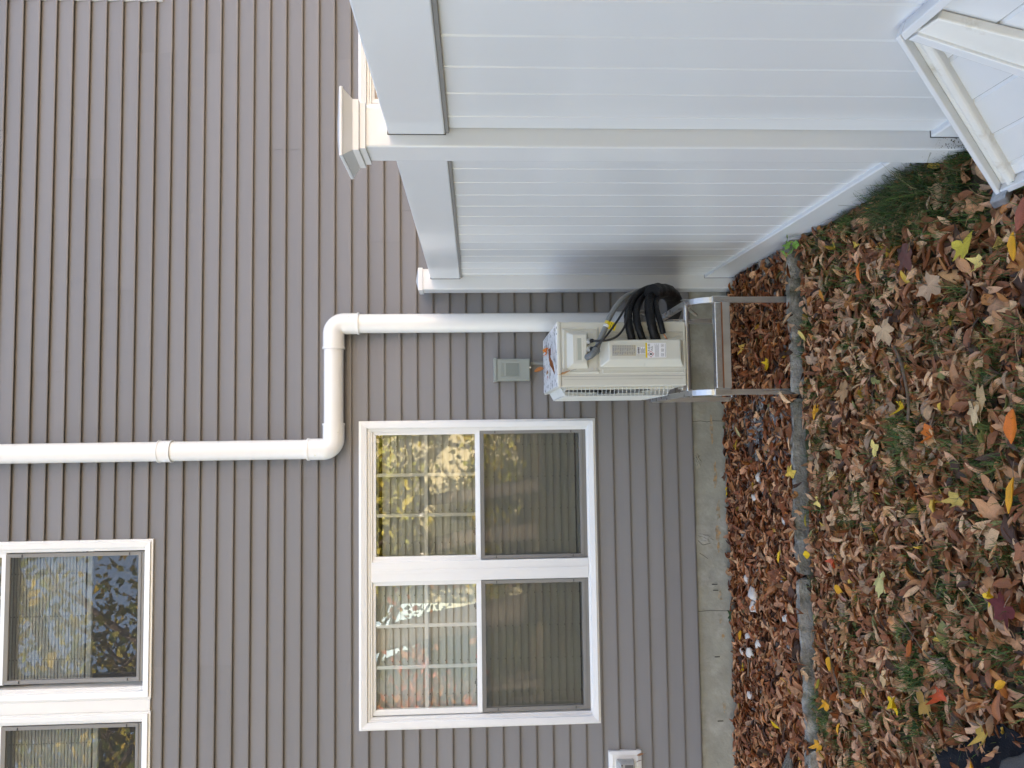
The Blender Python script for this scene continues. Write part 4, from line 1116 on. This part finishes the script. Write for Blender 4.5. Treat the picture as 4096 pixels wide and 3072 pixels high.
# individually placed brown leaves: the ones nearest to the viewer, on top of the litter
cand = sorted([p for p in LT if -1.0 < p[0] < .7 and p[1] > -2.62 and p[1] < -1.5], key=lambda p: -p[2])
top_leaves = sorted(cand[:900], key=lambda p: p[1])[:240]
ids = {id(p) for p in top_leaves}
LT = [p for p in LT if id(p) not in ids]
me = mesh_from('leaf_litter', *leaf_arrays(LT), M_LEAF)
tag(link_mesh('leaf_litter', me), 'thick litter of curled brown fallen leaves over bed and lawn', 'leaves', kind='stuff')
LM = {}
def leaf_obj(name, ti, co, seed=0):
    v, fs, sh = TEMPL[ti]
    loops, starts, totals = [], [], []
    for f in fs: starts.append(len(loops)); totals.append(len(f)); loops.extend(f)
    return mesh_from(name, v.copy(), np.clip(np.outer(sh, co), 0, 1), loops, starts, totals, M_LEAF)
for (x, y, z, ln_, ro, tx, ty, ti, co) in top_leaves:
    ci = int(np.argmin(((pal - co) ** 2).sum(1))); key = (ti, ci)
    if key not in LM: LM[key] = leaf_obj('brown_leaf', ti, pal[ci])
    o = link_mesh('brown_leaf', LM[key]); o.location = (x, y, z + .006); o.scale = (ln_ * 1.05,) * 3
    o.rotation_euler = (Matrix.Rotation(ro, 3, 'Z') @ Matrix.Rotation(tx, 3, 'X') @ Matrix.Rotation(ty, 3, 'Y')).to_euler()
    hue = ('copper', 'light tan', 'brown', 'reddish brown', 'nearly black', 'sandy orange', 'grey-brown', 'orange-brown', 'chestnut', 'mustard', 'olive')[ci]
    shp = 'maple-shaped' if ti >= NL else 'slender curled'
    side = 'fence side of the near lawn' if x > .25 else ('middle of the near lawn' if x > -.4 else 'side of the near lawn away from the fence')
    tag(o, '%s %s dry leaf, %s' % (hue, shp, side), 'leaf', '%s %s leaves, %s' % (hue, shp, side))
# bright single leaves
YG, YE, OY, OR, RO, PY_, PT, DR, OL, TN = (.62, .50, .06), (.80, .50, .02), (.72, .34, .02), (.72, .18, .02), (.55, .09, .03), (.80, .62, .20), (.66, .44, .22), (.13, .022, .022), (.36, .27, .03), (.50, .32, .18)
def hero(x, y, kind, co, ln_, rot, label, z=.030, tilt=(0, 0), stem=True, cup=None, where=None):
    sd = int(abs(x * 1000) + abs(y * 777))
    if kind == 'm': v, fs, sh = maple(1, random.uniform(-.2, .5) if cup is None else cup, .12, sd, True, True)
    elif kind == 'h': v, fs, sh = maple(1, .9 if cup is None else cup, .25, sd, False, True)
    elif kind == 'o': v, fs, sh = lance(1, .36, .25, random.uniform(-.3, .4), .1, 9, 5, .85, sd)
    elif kind == 'l': v, fs, sh = lance(1, .17, .7, random.uniform(-.8, 1.0), .5, 10, 5, .85, sd)
    else: v, fs, sh = lance(1, .24, .45, random.uniform(-.5, .7), .3, 10, 5, .85, sd)
    loops, starts, totals = [], [], []
    for f in fs: starts.append(len(loops)); totals.append(len(f)); loops.extend(f)
    c2 = np.clip(np.outer(sh, co), 0, 1)
    me = mesh_from('fallen_leaf', v, c2, loops, starts, totals, M_LEAF)
    o = link_mesh('fallen_leaf', me)
    o.location = where if where else (x, y, gz(x, y) + z + .012)
    o.scale = (ln_,) * 3; o.rotation_euler = (tilt[0], tilt[1], rot)
    tag(o, label, 'leaf', 'bright fallen leaves')
    if stem:
        b = MB(); y0 = -.5 if kind not in 'mh' else -.12
        b.tube([(0, y0 * (1 if kind not in 'mh' else 1) + .02, 0), (.02, y0 - .18, .03), (.06, y0 - .40, .01)], .012, 4)
        so = b.build('leaf_stem', M_TWIG, o)
HL = [(.564, -2.432, 'm', YG, .125, 2.0, 'greenish yellow maple leaf with dark spots beside the leaning gate panel'),
 (.495, -2.486, 'h', PY_, .080, .4, 'small pale yellow leaf just below the greenish maple leaf'),
 (.512, -2.640, 'e', OY, .085, 1.4, 'orange-yellow leaf at the lower picture edge near the gate panel'),
 (.600, -2.700, 'e', (.32, .09, .05), .13, .9, 'large reddish brown leaf leaning by the gate panel'),
 (.616, -1.785, 'l', OR, .085, 1.5, 'slender orange leaf on the lawn level with the grass tufts by the fence'),
 (.43, -1.259, 'l', PY_, .085, 2.4, 'pale yellow slender leaf close to the edging under the condenser'),
 (.587, -1.452, 'e', (.50, .20, .03), .060, 1.9, 'small orange-brown leaf between edging and fence'),
 (.333, -.803, 'm', YE, .075, .7, 'bright yellow leaf in the bed under the condenser stand'),
 (.068, -1.348, 'l', OY, .080, 1.2, 'long orange-yellow leaf near the gap in the edging'),
 (.085, -1.372, 'h', OY, .075, 2.0, 'crumpled yellow leaf touching the long orange one near the edging gap'),
 (.071, -2.024, 'h', YE, .095, 1.9, 'folded golden yellow maple leaf in the middle of the lawn'),
 (.07, -2.473, 'm', PT, .135, 2.9, 'large pale tan maple leaf at the lower edge of the picture'),
 (.04, -2.44, 'm', (.70, .50, .28), .10, 1.2, 'cream maple leaf overlapping the large tan one'),
 (-.03, -2.19, 'h', OR, .105, .9, 'fiery orange and red maple leaf folded upwards'),
 (-.04, -2.215, 'h', PT, .08, 2.6, 'pale leaf tucked under the fiery orange one'),
 (-.005, -2.60, 'e', OR, .105, 1.6, 'orange oval leaf standing in grass at the lower edge'),
 (-.085, -1.843, 'm', PY_, .085, 3.3, 'light yellow maple leaf with a clear outline, centre lawn'),
 (-.213, -1.50, 'h', PT, .080, 1.7, 'cream narrow-lobed leaf a little in front of the long edging block'),
 (-.337, -1.336, 'h', PY_, .070, 2.8, 'small cream leaf with pointed tip near the edging'),
 (-.16, -1.36, 'm', TN, .115, 2.2, 'broad tan maple leaf right in front of the long edging block'),
 (-.44, -1.208, 'o', OL, .062, 1.8, 'round mustard yellow leaf against the edging'),
 (-.239, -2.327, 'h', (.55, .40, .10), .085, .3, 'mustard leaf with white patch in the near lawn'),
 (-.597, -1.204, 'o', YE, .055, .1, 'small glossy yellow oval leaf against the edging'),
 (-.59, -1.46, 'h', RO, .080, 1.0, 'rust red pointed leaf in front of the edging'),
 (-.593, -1.85, 'm', (.62, .55, .22), .135, 1.5, 'large pale yellow-green maple leaf on the lawn'),
 (-.204, -2.586, 'l', OY, .11, 1.5, 'long curled orange-yellow leaf at the lower edge'),
 (-.521, -2.464, 'h', YE, .085, 2.4, 'yellow pointed leaf behind the dark red maple leaf'),
 (-.545, -2.520, 'm', DR, .12, .8, 'dark maroon maple leaf, the only one that dark'),
 (-.697, -1.501, 'o', OY, .055, 2.9, 'small amber leaf beside a pink one near the edging'),
 (-.72, -1.54, 'l', (.55, .28, .22), .07, 2.9, 'pinkish slender leaf beside the small amber one'),
 (-.80, -2.023, 'e', (.45, .11, .02), .095, .9, 'smooth orange-red oval leaf with long stem'),
 (-1.044, -1.395, 'o', OY, .072, 1.3, 'heart-shaped golden leaf in front of the slanting edging'),
 (-1.168, -1.278, 'e', OL, .080, .8, 'olive yellow oval leaf nearest the slanting edging'),
 (-.96, -1.843, 'h', PT, .090, 2.7, 'peach coloured half-folded maple leaf on the lawn'),
 (-1.037, -1.893, 'h', YE, .100, 2.0, 'vivid yellow curved maple leaf, brightest on the lawn'),
 (-.903, -2.189, 'h', RO, .080, 1.6, 'vivid red-orange crinkled leaf near the black fabric'),
 (-.967, -2.093, 'm', (.40, .22, .05), .125, .9, 'big brown and yellow maple leaf between the vivid yellow and red ones'),
 (-1.233, -1.34, 'h', OY, .075, 2.1, 'orange-yellow lobed leaf next to the grass clump by the edging'),
 (-1.30, -1.46, 'l', OY, .07, 1.2, 'narrow orange-yellow leaf beyond the grass clump'),
 (-1.451, -1.249, 'h', OY, .08, .5, 'golden lobed leaf by the edging at the picture edge'),
 (-.77, -2.498, 'e', OY, .055, .6, 'small yellow leaf in the bare patch of the near lawn'),
 (-.95, -2.40, 'h', (.6, .38, .08), .11, 1.1, 'brown and yellow leaf lying on the black fabric'),
 (-1.10, -2.35, 'l', OY, .09, 1.9, 'thin yellow-brown leaf hanging over the black fabric'),
 (-.391, -.097, 'm', YE, .070, .5, 'yellow leaf leaning against the concrete footing'),
 (-1.227, -.240, 'o', OY, .060, 1.5, 'amber oval leaf in the bed near white pebbles'),
 (-1.401, -.261, 'm', YE, .070, 2.6, 'yellow maple leaf in the bed beside a black twig'),
 (-1.552, -.738, 'l', YE, .080, 2.9, 'narrow bright yellow leaf deep in the bed near the edging'),
 (-.66, -.88, 'l', YE, .075, 1.2, 'yellow strip of leaf against the back of the edging'),
 (-.095, -.30, 'e', (.62, .36, .04), .075, 1.6, 'mustard slender leaf on the gravel in the bed'),
 (-.02, -.34, 'e', (.62, .52, .24), .085, 2.2, 'pale green-yellow leaf lying on the gravel'),
 (.23, -.98, 'e', (.45, .03, .02), .05, .3, 'small bright red leaf behind the edging below the condenser'),
 (-.30, -.06, 'm', (.16, .07, .04), .07, .3, 'dark brown pointed leaf standing against the footing'),
 (-1.15, -.08, 'm', (.03, .07, .02), .085, .6, 'dark green leaf standing against the footing'),
 (.15, -1.62, 'm', (.44, .25, .12), .11, .4, 'brown maple leaf in front of the edging gap'),
 (.36, -1.95, 'm', (.55, .37, .22), .12, 2.0, 'flat tan maple leaf in front of the condenser'),
 (.60, -2.12, 'm', (.16, .06, .05), .13, 1.0, 'dark brown maple leaf among grass near the fence'),
 (.47, -2.25, 'm', (.50, .33, .21), .12, 2.6, 'wide tan leaf with small hole near the yellow maple leaf')]
for h in HL:
    hero(*h, z=.058, tilt=(random.uniform(-.22, .22), random.uniform(-.22, .22)))
for (x, y, kind, co, ln_, rot, lb, z, tilt) in ((.436, -.568, 'h', OR, .075, .8, 'orange leaf on top of the condenser', 1.172, (.1, .2)), (.455, -.44, 'l', (.62, .36, .12), .085, .2, 'tan slender leaf on top of the condenser beside the orange one', 1.172, (0, .2)),
     (.400, -.82, 'e', (.24, .075, .04), .085, 2.3, 'reddish brown leaf with long stem near the condenser lid edge', 1.176, (.2, .3)), (.325, -.965, 'e', (.34, .10, .02), .095, 1.7, 'rust brown leaf hanging over the condenser lid edge', 1.178, (-.2, .5)),
     (.285, -1.012, 'l', (.52, .27, .12), .075, 1.1, 'tan leaf drooping down the front of the condenser', 1.128, (1.2, .3)), (.36, -.29, 'e', (.45, .15, .03), .07, .4, 'orange-brown leaf sticking up at the back of the condenser top', 1.19, (.9, .1)),
     (.318, -.60, 'l', (.50, .26, .10), .075, .1, 'thin brown leaf in the middle of the condenser top', 1.171, (0, .1)), (.29, -.62, 'o', (.65, .08, .04), .03, .1, 'tiny red leaf fragment on the condenser top', 1.170, (0, .1))):
    hero(x, y, kind, co, ln_, rot, lb, tilt=tilt, where=(x, y, z))
hero(-1.97, -.05, 'e', (.40, .20, .10), .045, 1.2, 'small tan leaf caught on the wall vent corner', where=(-1.972, -.052, .589), tilt=(1.2, .2))
hero(-2.01, -.05, 'e', (.16, .02, .02), .038, 2.0, 'small dark red leaf caught on the wall vent frame', where=(-2.012, -.048, .598), tilt=(1.3, .1))

# twigs and loose stems
tw = MB()
for k in range(260):
    x, y = random.uniform(-1.9, .85), random.uniform(-2.7, -.03)
    if blocked(x, y): continue
    a = random.uniform(0, 6.28); l_ = random.uniform(.03, .10); z = gz(x, y) + random.uniform(.035, .06)
    d = Vector((math.cos(a), math.sin(a), random.uniform(-.2, .3))) * l_; q = Vector((-d.y, d.x, 0)) * random.uniform(-.2, .2)
    tw.tube([Vector((x, y, z)), Vector((x, y, z)) + d * .5 + q, Vector((x, y, z)) + d], .0009, 3, cap=False)
tag(tw.build('leaf_stems', mat('dry_stem', (.34, .22, .12), .7, var=.3), None), 'loose dry leaf stems scattered through the litter', 'stems', kind='stuff')
for k, (pts, r_, lb) in enumerate(([([(.30, -1.98), (.22, -2.02), (.10, -2.05), (.02, -2.04)]), .006, 'dark mossy twig lying across the lawn below the condenser'], [[(-1.28, -.27), (-1.36, -.30), (-1.45, -.29)], .004, 'thin black twig over the white stones in the bed'],
        [[(-.95, -1.32), (-1.05, -1.38), (-1.16, -1.45)], .005, 'pale brown twig in front of the slanting edging'], [[(-.70, -1.93), (-.80, -2.10), (-.78, -2.2)], .003, 'thin curved stem beside the smooth orange-red leaf'])):
    b = MB().tube(smooth_path([(x, y, gz(x, y) + .05) for x, y in pts]), r_, 6)
    tag(b.build('twig', M_TWIG, None, smooth=True), lb, 'twig')

# grass
GV, GC, gl_, gs, gt_ = [], [], [], [], []
def blade(x, y, h, lean, az, w_, co):
    o = len(GV) ; z0 = gz(x, y) - .004
    dx, dy = math.cos(az), math.sin(az); px, py = -dy, dx
    for t, wf in ((0, 1), (.45, .8), (.8, .45), (1, 0)):
        r_ = lean * t * t * h; zz = z0 + h * t * (1 - .35 * lean * t)
        if wf: 
            GV.append((x + dx * r_ + px * w_ * wf, y + dy * r_ + py * w_ * wf, zz)); GV.append((x + dx * r_ - px * w_ * wf, y + dy * r_ - py * w_ * wf, zz)); GC.append(co); GC.append(co)
        else: GV.append((x + dx * r_, y + dy * r_, zz)); GC.append(co)
    for f in ((0, 1, 3, 2), (2, 3, 5, 4), (4, 5, 6)):
        gs.append(len(gl_)); gt_.append(len(f)); gl_.extend(o + i for i in f)
GCOL = [(.060, .125, .026), (.085, .165, .036), (.045, .100, .028), (.115, .185, .045), (.26, .22, .09), (.04, .085, .03)]
GCOL = [(a, b * 1.03, c) for a, b, c in GCOL]
def tuft(x, y, n, rad, h, lean=.8):
    for _ in range(n):
        a = random.uniform(0, 6.28); r_ = rad * math.sqrt(random.random())
        xx, yy = x + r_ * math.cos(a), y + r_ * math.sin(a)
        if blocked(xx, yy) and yy < -1.2: continue
        co = np.array(random.choice(GCOL)) * random.uniform(.7, 1.25) * (.62 if h > .11 else 1)
        blade(xx, yy, h * random.uniform(.5, 1.15), random.uniform(.2, 1.1) * lean, random.uniform(0, 6.28), random.uniform(.0011, .0021), co)
for _ in range(900):
    x, y = random.uniform(-2.2, .9), random.uniform(-2.8, -1.14)
    if random.random() < density(x, y) ** 2 * .75: continue
    tuft(x, y, random.randint(16, 38), random.uniform(.018, .06), random.uniform(.06, .10))
for _ in range(220):
    x, y = random.uniform(-4, 2.4), random.uniform(-5.5, -1.15)
    tuft(x, y, 22, .06, .06)
for (x, y, n, rad, h) in ((.86, -2.18, 300, .09, .20), (.80, -2.04, 240, .08, .16), (.85, -1.92, 200, .07, .15), (.80, -2.34, 160, .07, .12), (.88, -1.6, 160, .05, .08), (.86, -1.4, 120, .05, .07), (.72, -2.16, 220, .08, .07), (.60, -1.95, 200, .07, .07), (.30, -2.2, 160, .06, .07),
      (-.03, -1.98, 320, .08, .10), (-.14, -1.95, 200, .07, .085), (-1.30, -1.22, 420, .085, .085), (-1.36, -1.32, 240, .07, .08), (-.08, -2.40, 200, .07, .08), (.18, -2.46, 180, .07, .08), (.02, -1.30, 120, .05, .06), (-.30, -1.62, 160, .06, .07), (-.45, -1.45, 140, .06, .06),
      (-.60, -2.15, 150, .05, .06), (-.86, -1.98, 150, .06, .07), (-.93, -1.95, 140, .05, .07), (.42, -1.7, 150, .06, .07), (-.70, -1.72, 140, .06, .06), (-.98, -2.10, 150, .05, .07), (.0, -2.62, 200, .08, .09)):
    tuft(x, y, n, rad, h, .9 if h < .11 else 1.25)
# long dry blades bent against the fence foot
for _ in range(60):
    x, y = random.uniform(.86, .92), random.uniform(-2.3, -1.2)
    blade(x, y, random.uniform(.10, .22), 1.2, random.uniform(1.2, 5.0), .0010, np.array(random.choice(((.10, .085, .04), (.04, .07, .02)))))
me = mesh_from('grass', np.array(GV), np.array(GC), gl_, gs, gt_, M_GRASS)
tag(link_mesh('grass', me), 'green and straw-coloured grass growing through the leaves', 'grass', kind='stuff')

# gravel of the bed
bm0 = bmesh.new(); bmesh.ops.create_icosphere(bm0, subdivisions=1, radius=1)
iv = np.array([v.co for v in bm0.verts]); ifs = [tuple(v.index for v in f.verts) for f in bm0.faces]; bm0.free()
GVs, GCs, l_, s_, t_ = [], [], [], [], []
k = 0
for _ in range(2600):
    u = random.random()
    if u < .5: x, y = random.gauss(.02, .16), random.gauss(-.5, .26)
    elif u < .7: x, y = random.gauss(.86, .12), random.gauss(-.78, .14)
    else: x, y = random.uniform(-2.1, .9), random.uniform(-1.02, -.03)
    if not (-1.02 < y < -.02) or x > 1.2: continue
    r_ = random.uniform(.008, .021)
    v = iv * (1 + rng.normal(0, .16, (len(iv), 1))) * np.array([r_ * random.uniform(.9, 1.4), r_, r_ * .75])
    a = random.uniform(0, 6.28); c_, n_ = math.cos(a), math.sin(a)
    v = v @ np.array([[c_, n_, 0], [-n_, c_, 0], [0, 0, 1]]) + np.array([x, y, gz(x, y) + random.uniform(.004, .022)])
    col_ = random.choice(((.22, .22, .22), (.16, .155, .15), (.32, .31, .29), (.11, .11, .11), (.26, .23, .2))); GVs.append(v); GCs.append(np.tile(np.array(col_) * random.uniform(.8, 1.2), (len(iv), 1)))
    for f in ifs: s_.append(len(l_)); t_.append(3); l_.extend(i + k for i in f)
    k += len(iv)
me = mesh_from('gravel', np.concatenate(GVs), np.concatenate(GCs), l_, s_, t_, vcol_mat('gravel_stone', .8, .3, 60))
me.polygons.foreach_set('use_smooth', np.zeros(len(me.polygons), bool))
tag(link_mesh('gravel', me), 'grey crushed gravel showing between leaves in the bed', 'gravel', kind='stuff')
# sprout at the fence foot
spt = thing('green_sprout', 'small bright green sprout by the fence at the end of the edging', 'plant', (.88, -1.19, 0))
SP = rel(spt)
for k, (dx, dy, dz, ro) in enumerate(((0, 0, .05, 0), (-.03, -.02, .04, 1.2), (.02, -.03, .065, 2.5), (-.04, .015, .06, 4.0), (-.01, -.045, .03, 5.2))):
    v, fs, sh = maple(.06, .2, .1, 90 + k, False, True)
    loops, starts, totals = [], [], []
    for f in fs: starts.append(len(loops)); totals.append(len(f)); loops.extend(f)
    me = bpy.data.meshes.new('sprout_leaf'); me.from_pydata([tuple(a) for a in v], [], fs); me.materials.append(M_SPROUT)
    o = link_mesh('leaf', me, spt); o.location = (dx, dy, dz); o.rotation_euler = (.5, .2, ro)
SP(MB().tube([(.88, -1.19, -.05), (.878, -1.195, .05)], .002, 5).build('stem', M_SPROUT, spt))

# ------------------------------------------------------------------ across the garden: what the panes mirror, plus added bounce sources
def tree(name, label, loc, h, crown, cols, nleaf, seed, bare=False, lz=.5):
    rr = random.Random(seed)
    t = thing(name, label, 'tree', loc, 'trees across the garden')
    tb = MB(); tips = []
    def limb(p, d, l_, r_, lev):
        pts = [p]; q = Vector(p); dd = Vector(d)
        for _ in range(4):
            dd = (dd + Vector((rr.uniform(-.18, .18), rr.uniform(-.18, .18), rr.uniform(-.05, .15)))).normalized(); q = q + dd * l_ / 4; pts.append(q.copy())
        tb.tube(pts, [r_ * (1 - .16 * k) for k in range(5)], 6 if lev < 2 else 4, cap=False)
        if lev >= 1: tips.extend(pts[2:])
        if lev < 3:
            for k in range(4 if lev else 7):
                i = rr.randint(1 if lev else 2, 4); a = rr.uniform(0, 6.28); up = rr.uniform(.1, .8)
                limb(pts[i], Vector((math.cos(a), math.sin(a), up)), l_ * rr.uniform(.42, .62), r_ * .48, lev + 1)
    limb((0, 0, 0), (0, 0, 1), h * .62, h * .022, 0)
    tb.build('trunk', mat('bark_' + name, (.11, .085, .065), .9, var=.3, vscale=8), t, smooth=True)
    V_, C_, l2, s2, t2 = [], [], [], [], []
    for k in range(nleaf):
        c = Vector(rr.choice(tips)) + Vector((rr.gauss(0, crown), rr.gauss(0, crown), rr.gauss(0, crown * .7)))
        a, b = rr.uniform(0, 6.28), rr.uniform(-1, 1); s = rr.uniform(.06, .13)
        u = Vector((math.cos(a), math.sin(a), b)).normalized() * s; w_ = u.cross(Vector((rr.uniform(-1, 1), rr.uniform(-1, 1), rr.uniform(-1, 1)))).normalized() * s * .6
        o = len(V_); V_ += [c - u, c + w_, c + u, c - w_]; co = np.array(rr.choice(cols)) * rr.uniform(.7, 1.25); C_ += [co] * 4
        s2.append(len(l2)); t2.append(4); l2.extend((o, o + 1, o + 2, o + 3))
    me = mesh_from('crown', np.array([tuple(v) for v in V_]), np.array(C_), l2, s2, t2, M_TREELEAF)
    link_mesh('crown', me, t)
    return t
YL, GR, RD = [(.50, .36, .04), (.42, .36, .06), (.34, .30, .05)], [(.10, .15, .03), (.16, .20, .04), (.22, .22, .05)], [(.45, .10, .05), (.40, .16, .05)]
tree('maple_tree', 'tall tree with sparse yellow-green leaves mirrored in the upstairs panes', (-4.2, -13.5, -.05), 17, .6, YL + GR, 9500, 1)
tree('maple_tree', 'tallest leafy tree mirrored in the upstairs pane at the picture edge', (-7.4, -15.5, -.05), 19, .7, GR + YL, 9500, 12)
tree('maple_tree', 'broad green-yellow tree mirrored at the far side of the lower window', (-10.0, -15, -.05), 15, .6, GR + YL[:1], 5200, 2)
tree('maple_tree', 'golden tree mirrored beside the yellow house', (-7.0, -17, -.05), 9, .5, YL, 3600, 3)
tree('bare_tree', 'nearly bare tree mirrored in front of the yellow house', (-2.6, -15.0, -.05), 11, .35, GR[2:] + YL[2:], 900, 4)
tree('bare_tree', 'leafless branching tree mirrored before the yellow house front', (.6, -16.5, -.05), 10, .35, YL, 700, 6)
tree('bare_tree', 'slim pale-leaved tree mirrored close before the yellow house', (-1.4, -14.5, -.05), 9, .5, [(.55, .52, .14), (.40, .42, .10), (.62, .52, .10)], 5200, 21)
tree('bare_tree', 'twiggy young tree mirrored in the upper sash by the meeting rail', (-3.6, -18.5, -.05), 9.5, .4, [(.55, .5, .25)], 1500, 23)
tree('maple_tree', 'small red-leaved tree mirrored in the lower window', (-6.2, -14, -.05), 5.0, .35, RD, 1500, 7)
def hedge(label, x0, x1, y0, y1, h, seed):
    rr = random.Random(seed); t = thing('hedge', label, 'hedge', ((x0 + x1) / 2, (y0 + y1) / 2, -.05)); HG = rel(t)
    HG(MB().box(x0 + .3, x1 - .3, y0 + .3, y1 - .3, -.1, h - .3).build('branch_core', mat('hedge_core', (.03, .035, .02), .95, var=.3), t))
    V_, C_, l2, s2, t2 = [], [], [], [], []
    for k in range(5200):
        c = Vector((rr.uniform(x0, x1), rr.uniform(y0, y1), rr.uniform(0, h)))
        f_ = rr.randrange(3)
        if f_ == 0: c.y = y1 + rr.gauss(-.15, .15)
        elif f_ == 1: c.z = h + rr.gauss(-.2, .25)
        u = Vector((rr.gauss(0, 1), rr.gauss(0, 1), rr.gauss(0, 1))).normalized() * rr.uniform(.06, .13); w_ = u.cross(Vector((rr.gauss(0, 1), rr.gauss(0, 1), rr.gauss(0, 1)))).normalized() * .06
        o = len(V_); V_ += [c - u, c + w_, c + u, c - w_]; co = np.array(rr.choice(((.05, .10, .025), (.08, .13, .03), (.22, .22, .05)))) * rr.uniform(.7, 1.3); C_ += [co] * 4
        s2.append(len(l2)); t2.append(4); l2.extend((o, o + 1, o + 2, o + 3))
    HG(link_mesh('foliage', mesh_from('foliage', np.array([tuple(v) for v in V_]), np.array(C_), l2, s2, t2, M_TREELEAF), t))
hedge('long green hedge mirrored low in the window', -17, -5.6, -20.5, -19, 3.4, 5)
OG = [(.62, .34, .10), (.60, .42, .14), (.55, .25, .10)]
for k, (x, y, lb) in enumerate(((-1.6, -16.6, 'low yellow-green bush mirrored in the screened pane'), (-3.9, -17.2, 'wide low bush mirrored beside the hedge'), (.6, -17.0, 'round low bush mirrored near the fence side'))):
    shrub = tree('low_shrub', lb, (x, y, -.05), 2.0, .35, [(.45, .42, .06), (.30, .32, .06), (.55, .42, .05)], 2600, 60 + k)
# unseen house added beyond the fence so its sunlit front bounces warm light back
bh = thing('warm_bounce_house', 'salmon brick house added beyond the fence to bounce warm light, outside the picture', 'house', (9.5, -14, -.05))
BH = rel(bh)
M_BRK = mat('salmon_brick', (.46, .39, .335), .8, var=.15, vscale=8, bump=.3, bscale=12)
b = MB(); b.box(3.2, 16.5, -22, -13, -.1, 7.6); b.add([(3.2, -13, 7.6), (3.2, -22, 7.6), (3.2, -17.5, 10.6), (16.5, -13, 7.6), (16.5, -22, 7.6), (16.5, -17.5, 10.6)], [(0, 1, 2), (4, 3, 5)])
BH(b.build('wall', M_BRK, bh))
b = MB()
for ye in (-12.7, -22.3): b.add([(2.9, ye, 7.4), (16.8, ye, 7.4), (16.8, -17.5, 10.75), (2.9, -17.5, 10.75)], [(0, 1, 2, 3)])
BH(b.build('roof', mat('red_shingle', (.22, .12, .09), .9, var=.2), bh))
for wx in (4.6, 7.4, 10.6, 13.4):
    for wz in (1.0, 4.4):
        wi = BH(MB().frame((wx - .1, wx + 1.2, wz - .1, wz + 1.7), (wx, wx + 1.1, wz, wz + 1.6), -12.93, -13.05).build('window', M_WHITE, bh))
        BH(MB().box(wx, wx + 1.1, -13.04, -12.985, wz, wz + 1.6).build('pane', M_DARK, wi))
tree('maple_tree', 'dense orange maple added out of view to bounce warm light', (-15.5, -11.5, -.05), 14, 1.0, OG, 9000, 33)  # unseen tree put in for the warm light its foliage returns
nh = thing('yellow_house', 'yellow clapboard house mirrored in the window panes', 'house', (-1.5, -24, -.05))
NH = rel(nh)
M_YH = mat('yellow_clapboard', (.70, .64, .40), .7, var=.08, vscale=3, stretch=(.2, .2, 8))
b = MB(); b.box(-6.2, 4.2, -31, -23, -.05, 5.4); b.add([(-6.2, -23, 5.4), (4.2, -23, 5.4), (-1.0, -23, 8.6), (-6.2, -31, 5.4), (4.2, -31, 5.4), (-1.0, -31, 8.6)], [(0, 1, 2), (4, 3, 5)])
NH(b.build('wall', M_YH, nh))
rfm = MB()
for sx, xe in ((-1, -6.7), (1, 4.7)):
    rfm.add([(xe, -22.6, 5.15), (-1.0, -22.6, 8.8), (-1.0, -31.4, 8.8), (xe, -31.4, 5.15), (xe, -22.6, 4.98), (-1.0, -22.6, 8.62), (-1.0, -31.4, 8.62), (xe, -31.4, 4.98)], [(0, 1, 2, 3), (7, 6, 5, 4), (0, 4, 5, 1), (2, 6, 7, 3), (3, 7, 4, 0)])
NH(rfm.build('roof', mat('brown_shingle', (.10, .075, .06), .9, var=.2), nh))
NH(MB().box(-5.6, -5.0, -23.0, -22.6, -.05, 9.6).build('chimney', mat('red_brick', (.34, .19, .14), .85, var=.25, vscale=9), nh))
for wx, wz in ((-5.0, 1.0), (-3.2, 1.0), (.6, 1.0), (2.4, 1.0), (-4.6, 3.6), (-3.0, 3.6), (.5, 3.6), (2.4, 3.6)):
    wi = NH(MB().frame((wx - .1, wx + 1.0, wz - .1, wz + 1.5), (wx, wx + .9, wz, wz + 1.4), -22.93, -23.05).box(wx, wx + .9, -22.95, -23.02, wz + .67, wz + .73).build('window', M_WHITE, nh))
    NH(MB().box(wx, wx + .9, -23.04, -22.985, wz, wz + .66).box(wx, wx + .9, -23.04, -22.985, wz + .74, wz + 1.4).build('pane', mat('far_pane', (.03, .035, .04), .1), wi))
gh = thing('grey_house', 'pale house beyond the garden mirrored low in the window', 'house', (-17, -30, -.05))
GH = rel(gh)
b = MB(); b.box(-23, -11.5, -36, -28, -.05, 4.2); b.add([(-23, -28, 4.2), (-23, -36, 4.2), (-23, -32, 6.8), (-11.5, -28, 4.2), (-11.5, -36, 4.2), (-11.5, -32, 6.8)], [(0, 1, 2), (4, 3, 5)])
GH(b.build('wall', mat('cream_clapboard', (.36, .34, .27), .7, var=.06), gh))
b = MB()
for ye in (-27.5, -36.5): b.add([(-23.4, ye, 3.95), (-11.1, ye, 3.95), (-11.1, -32, 6.95), (-23.4, -32, 6.95)], [(0, 1, 2, 3)])
GH(b.build('roof', mat('grey_shingle', (.12, .12, .12), .9, var=.2), gh))
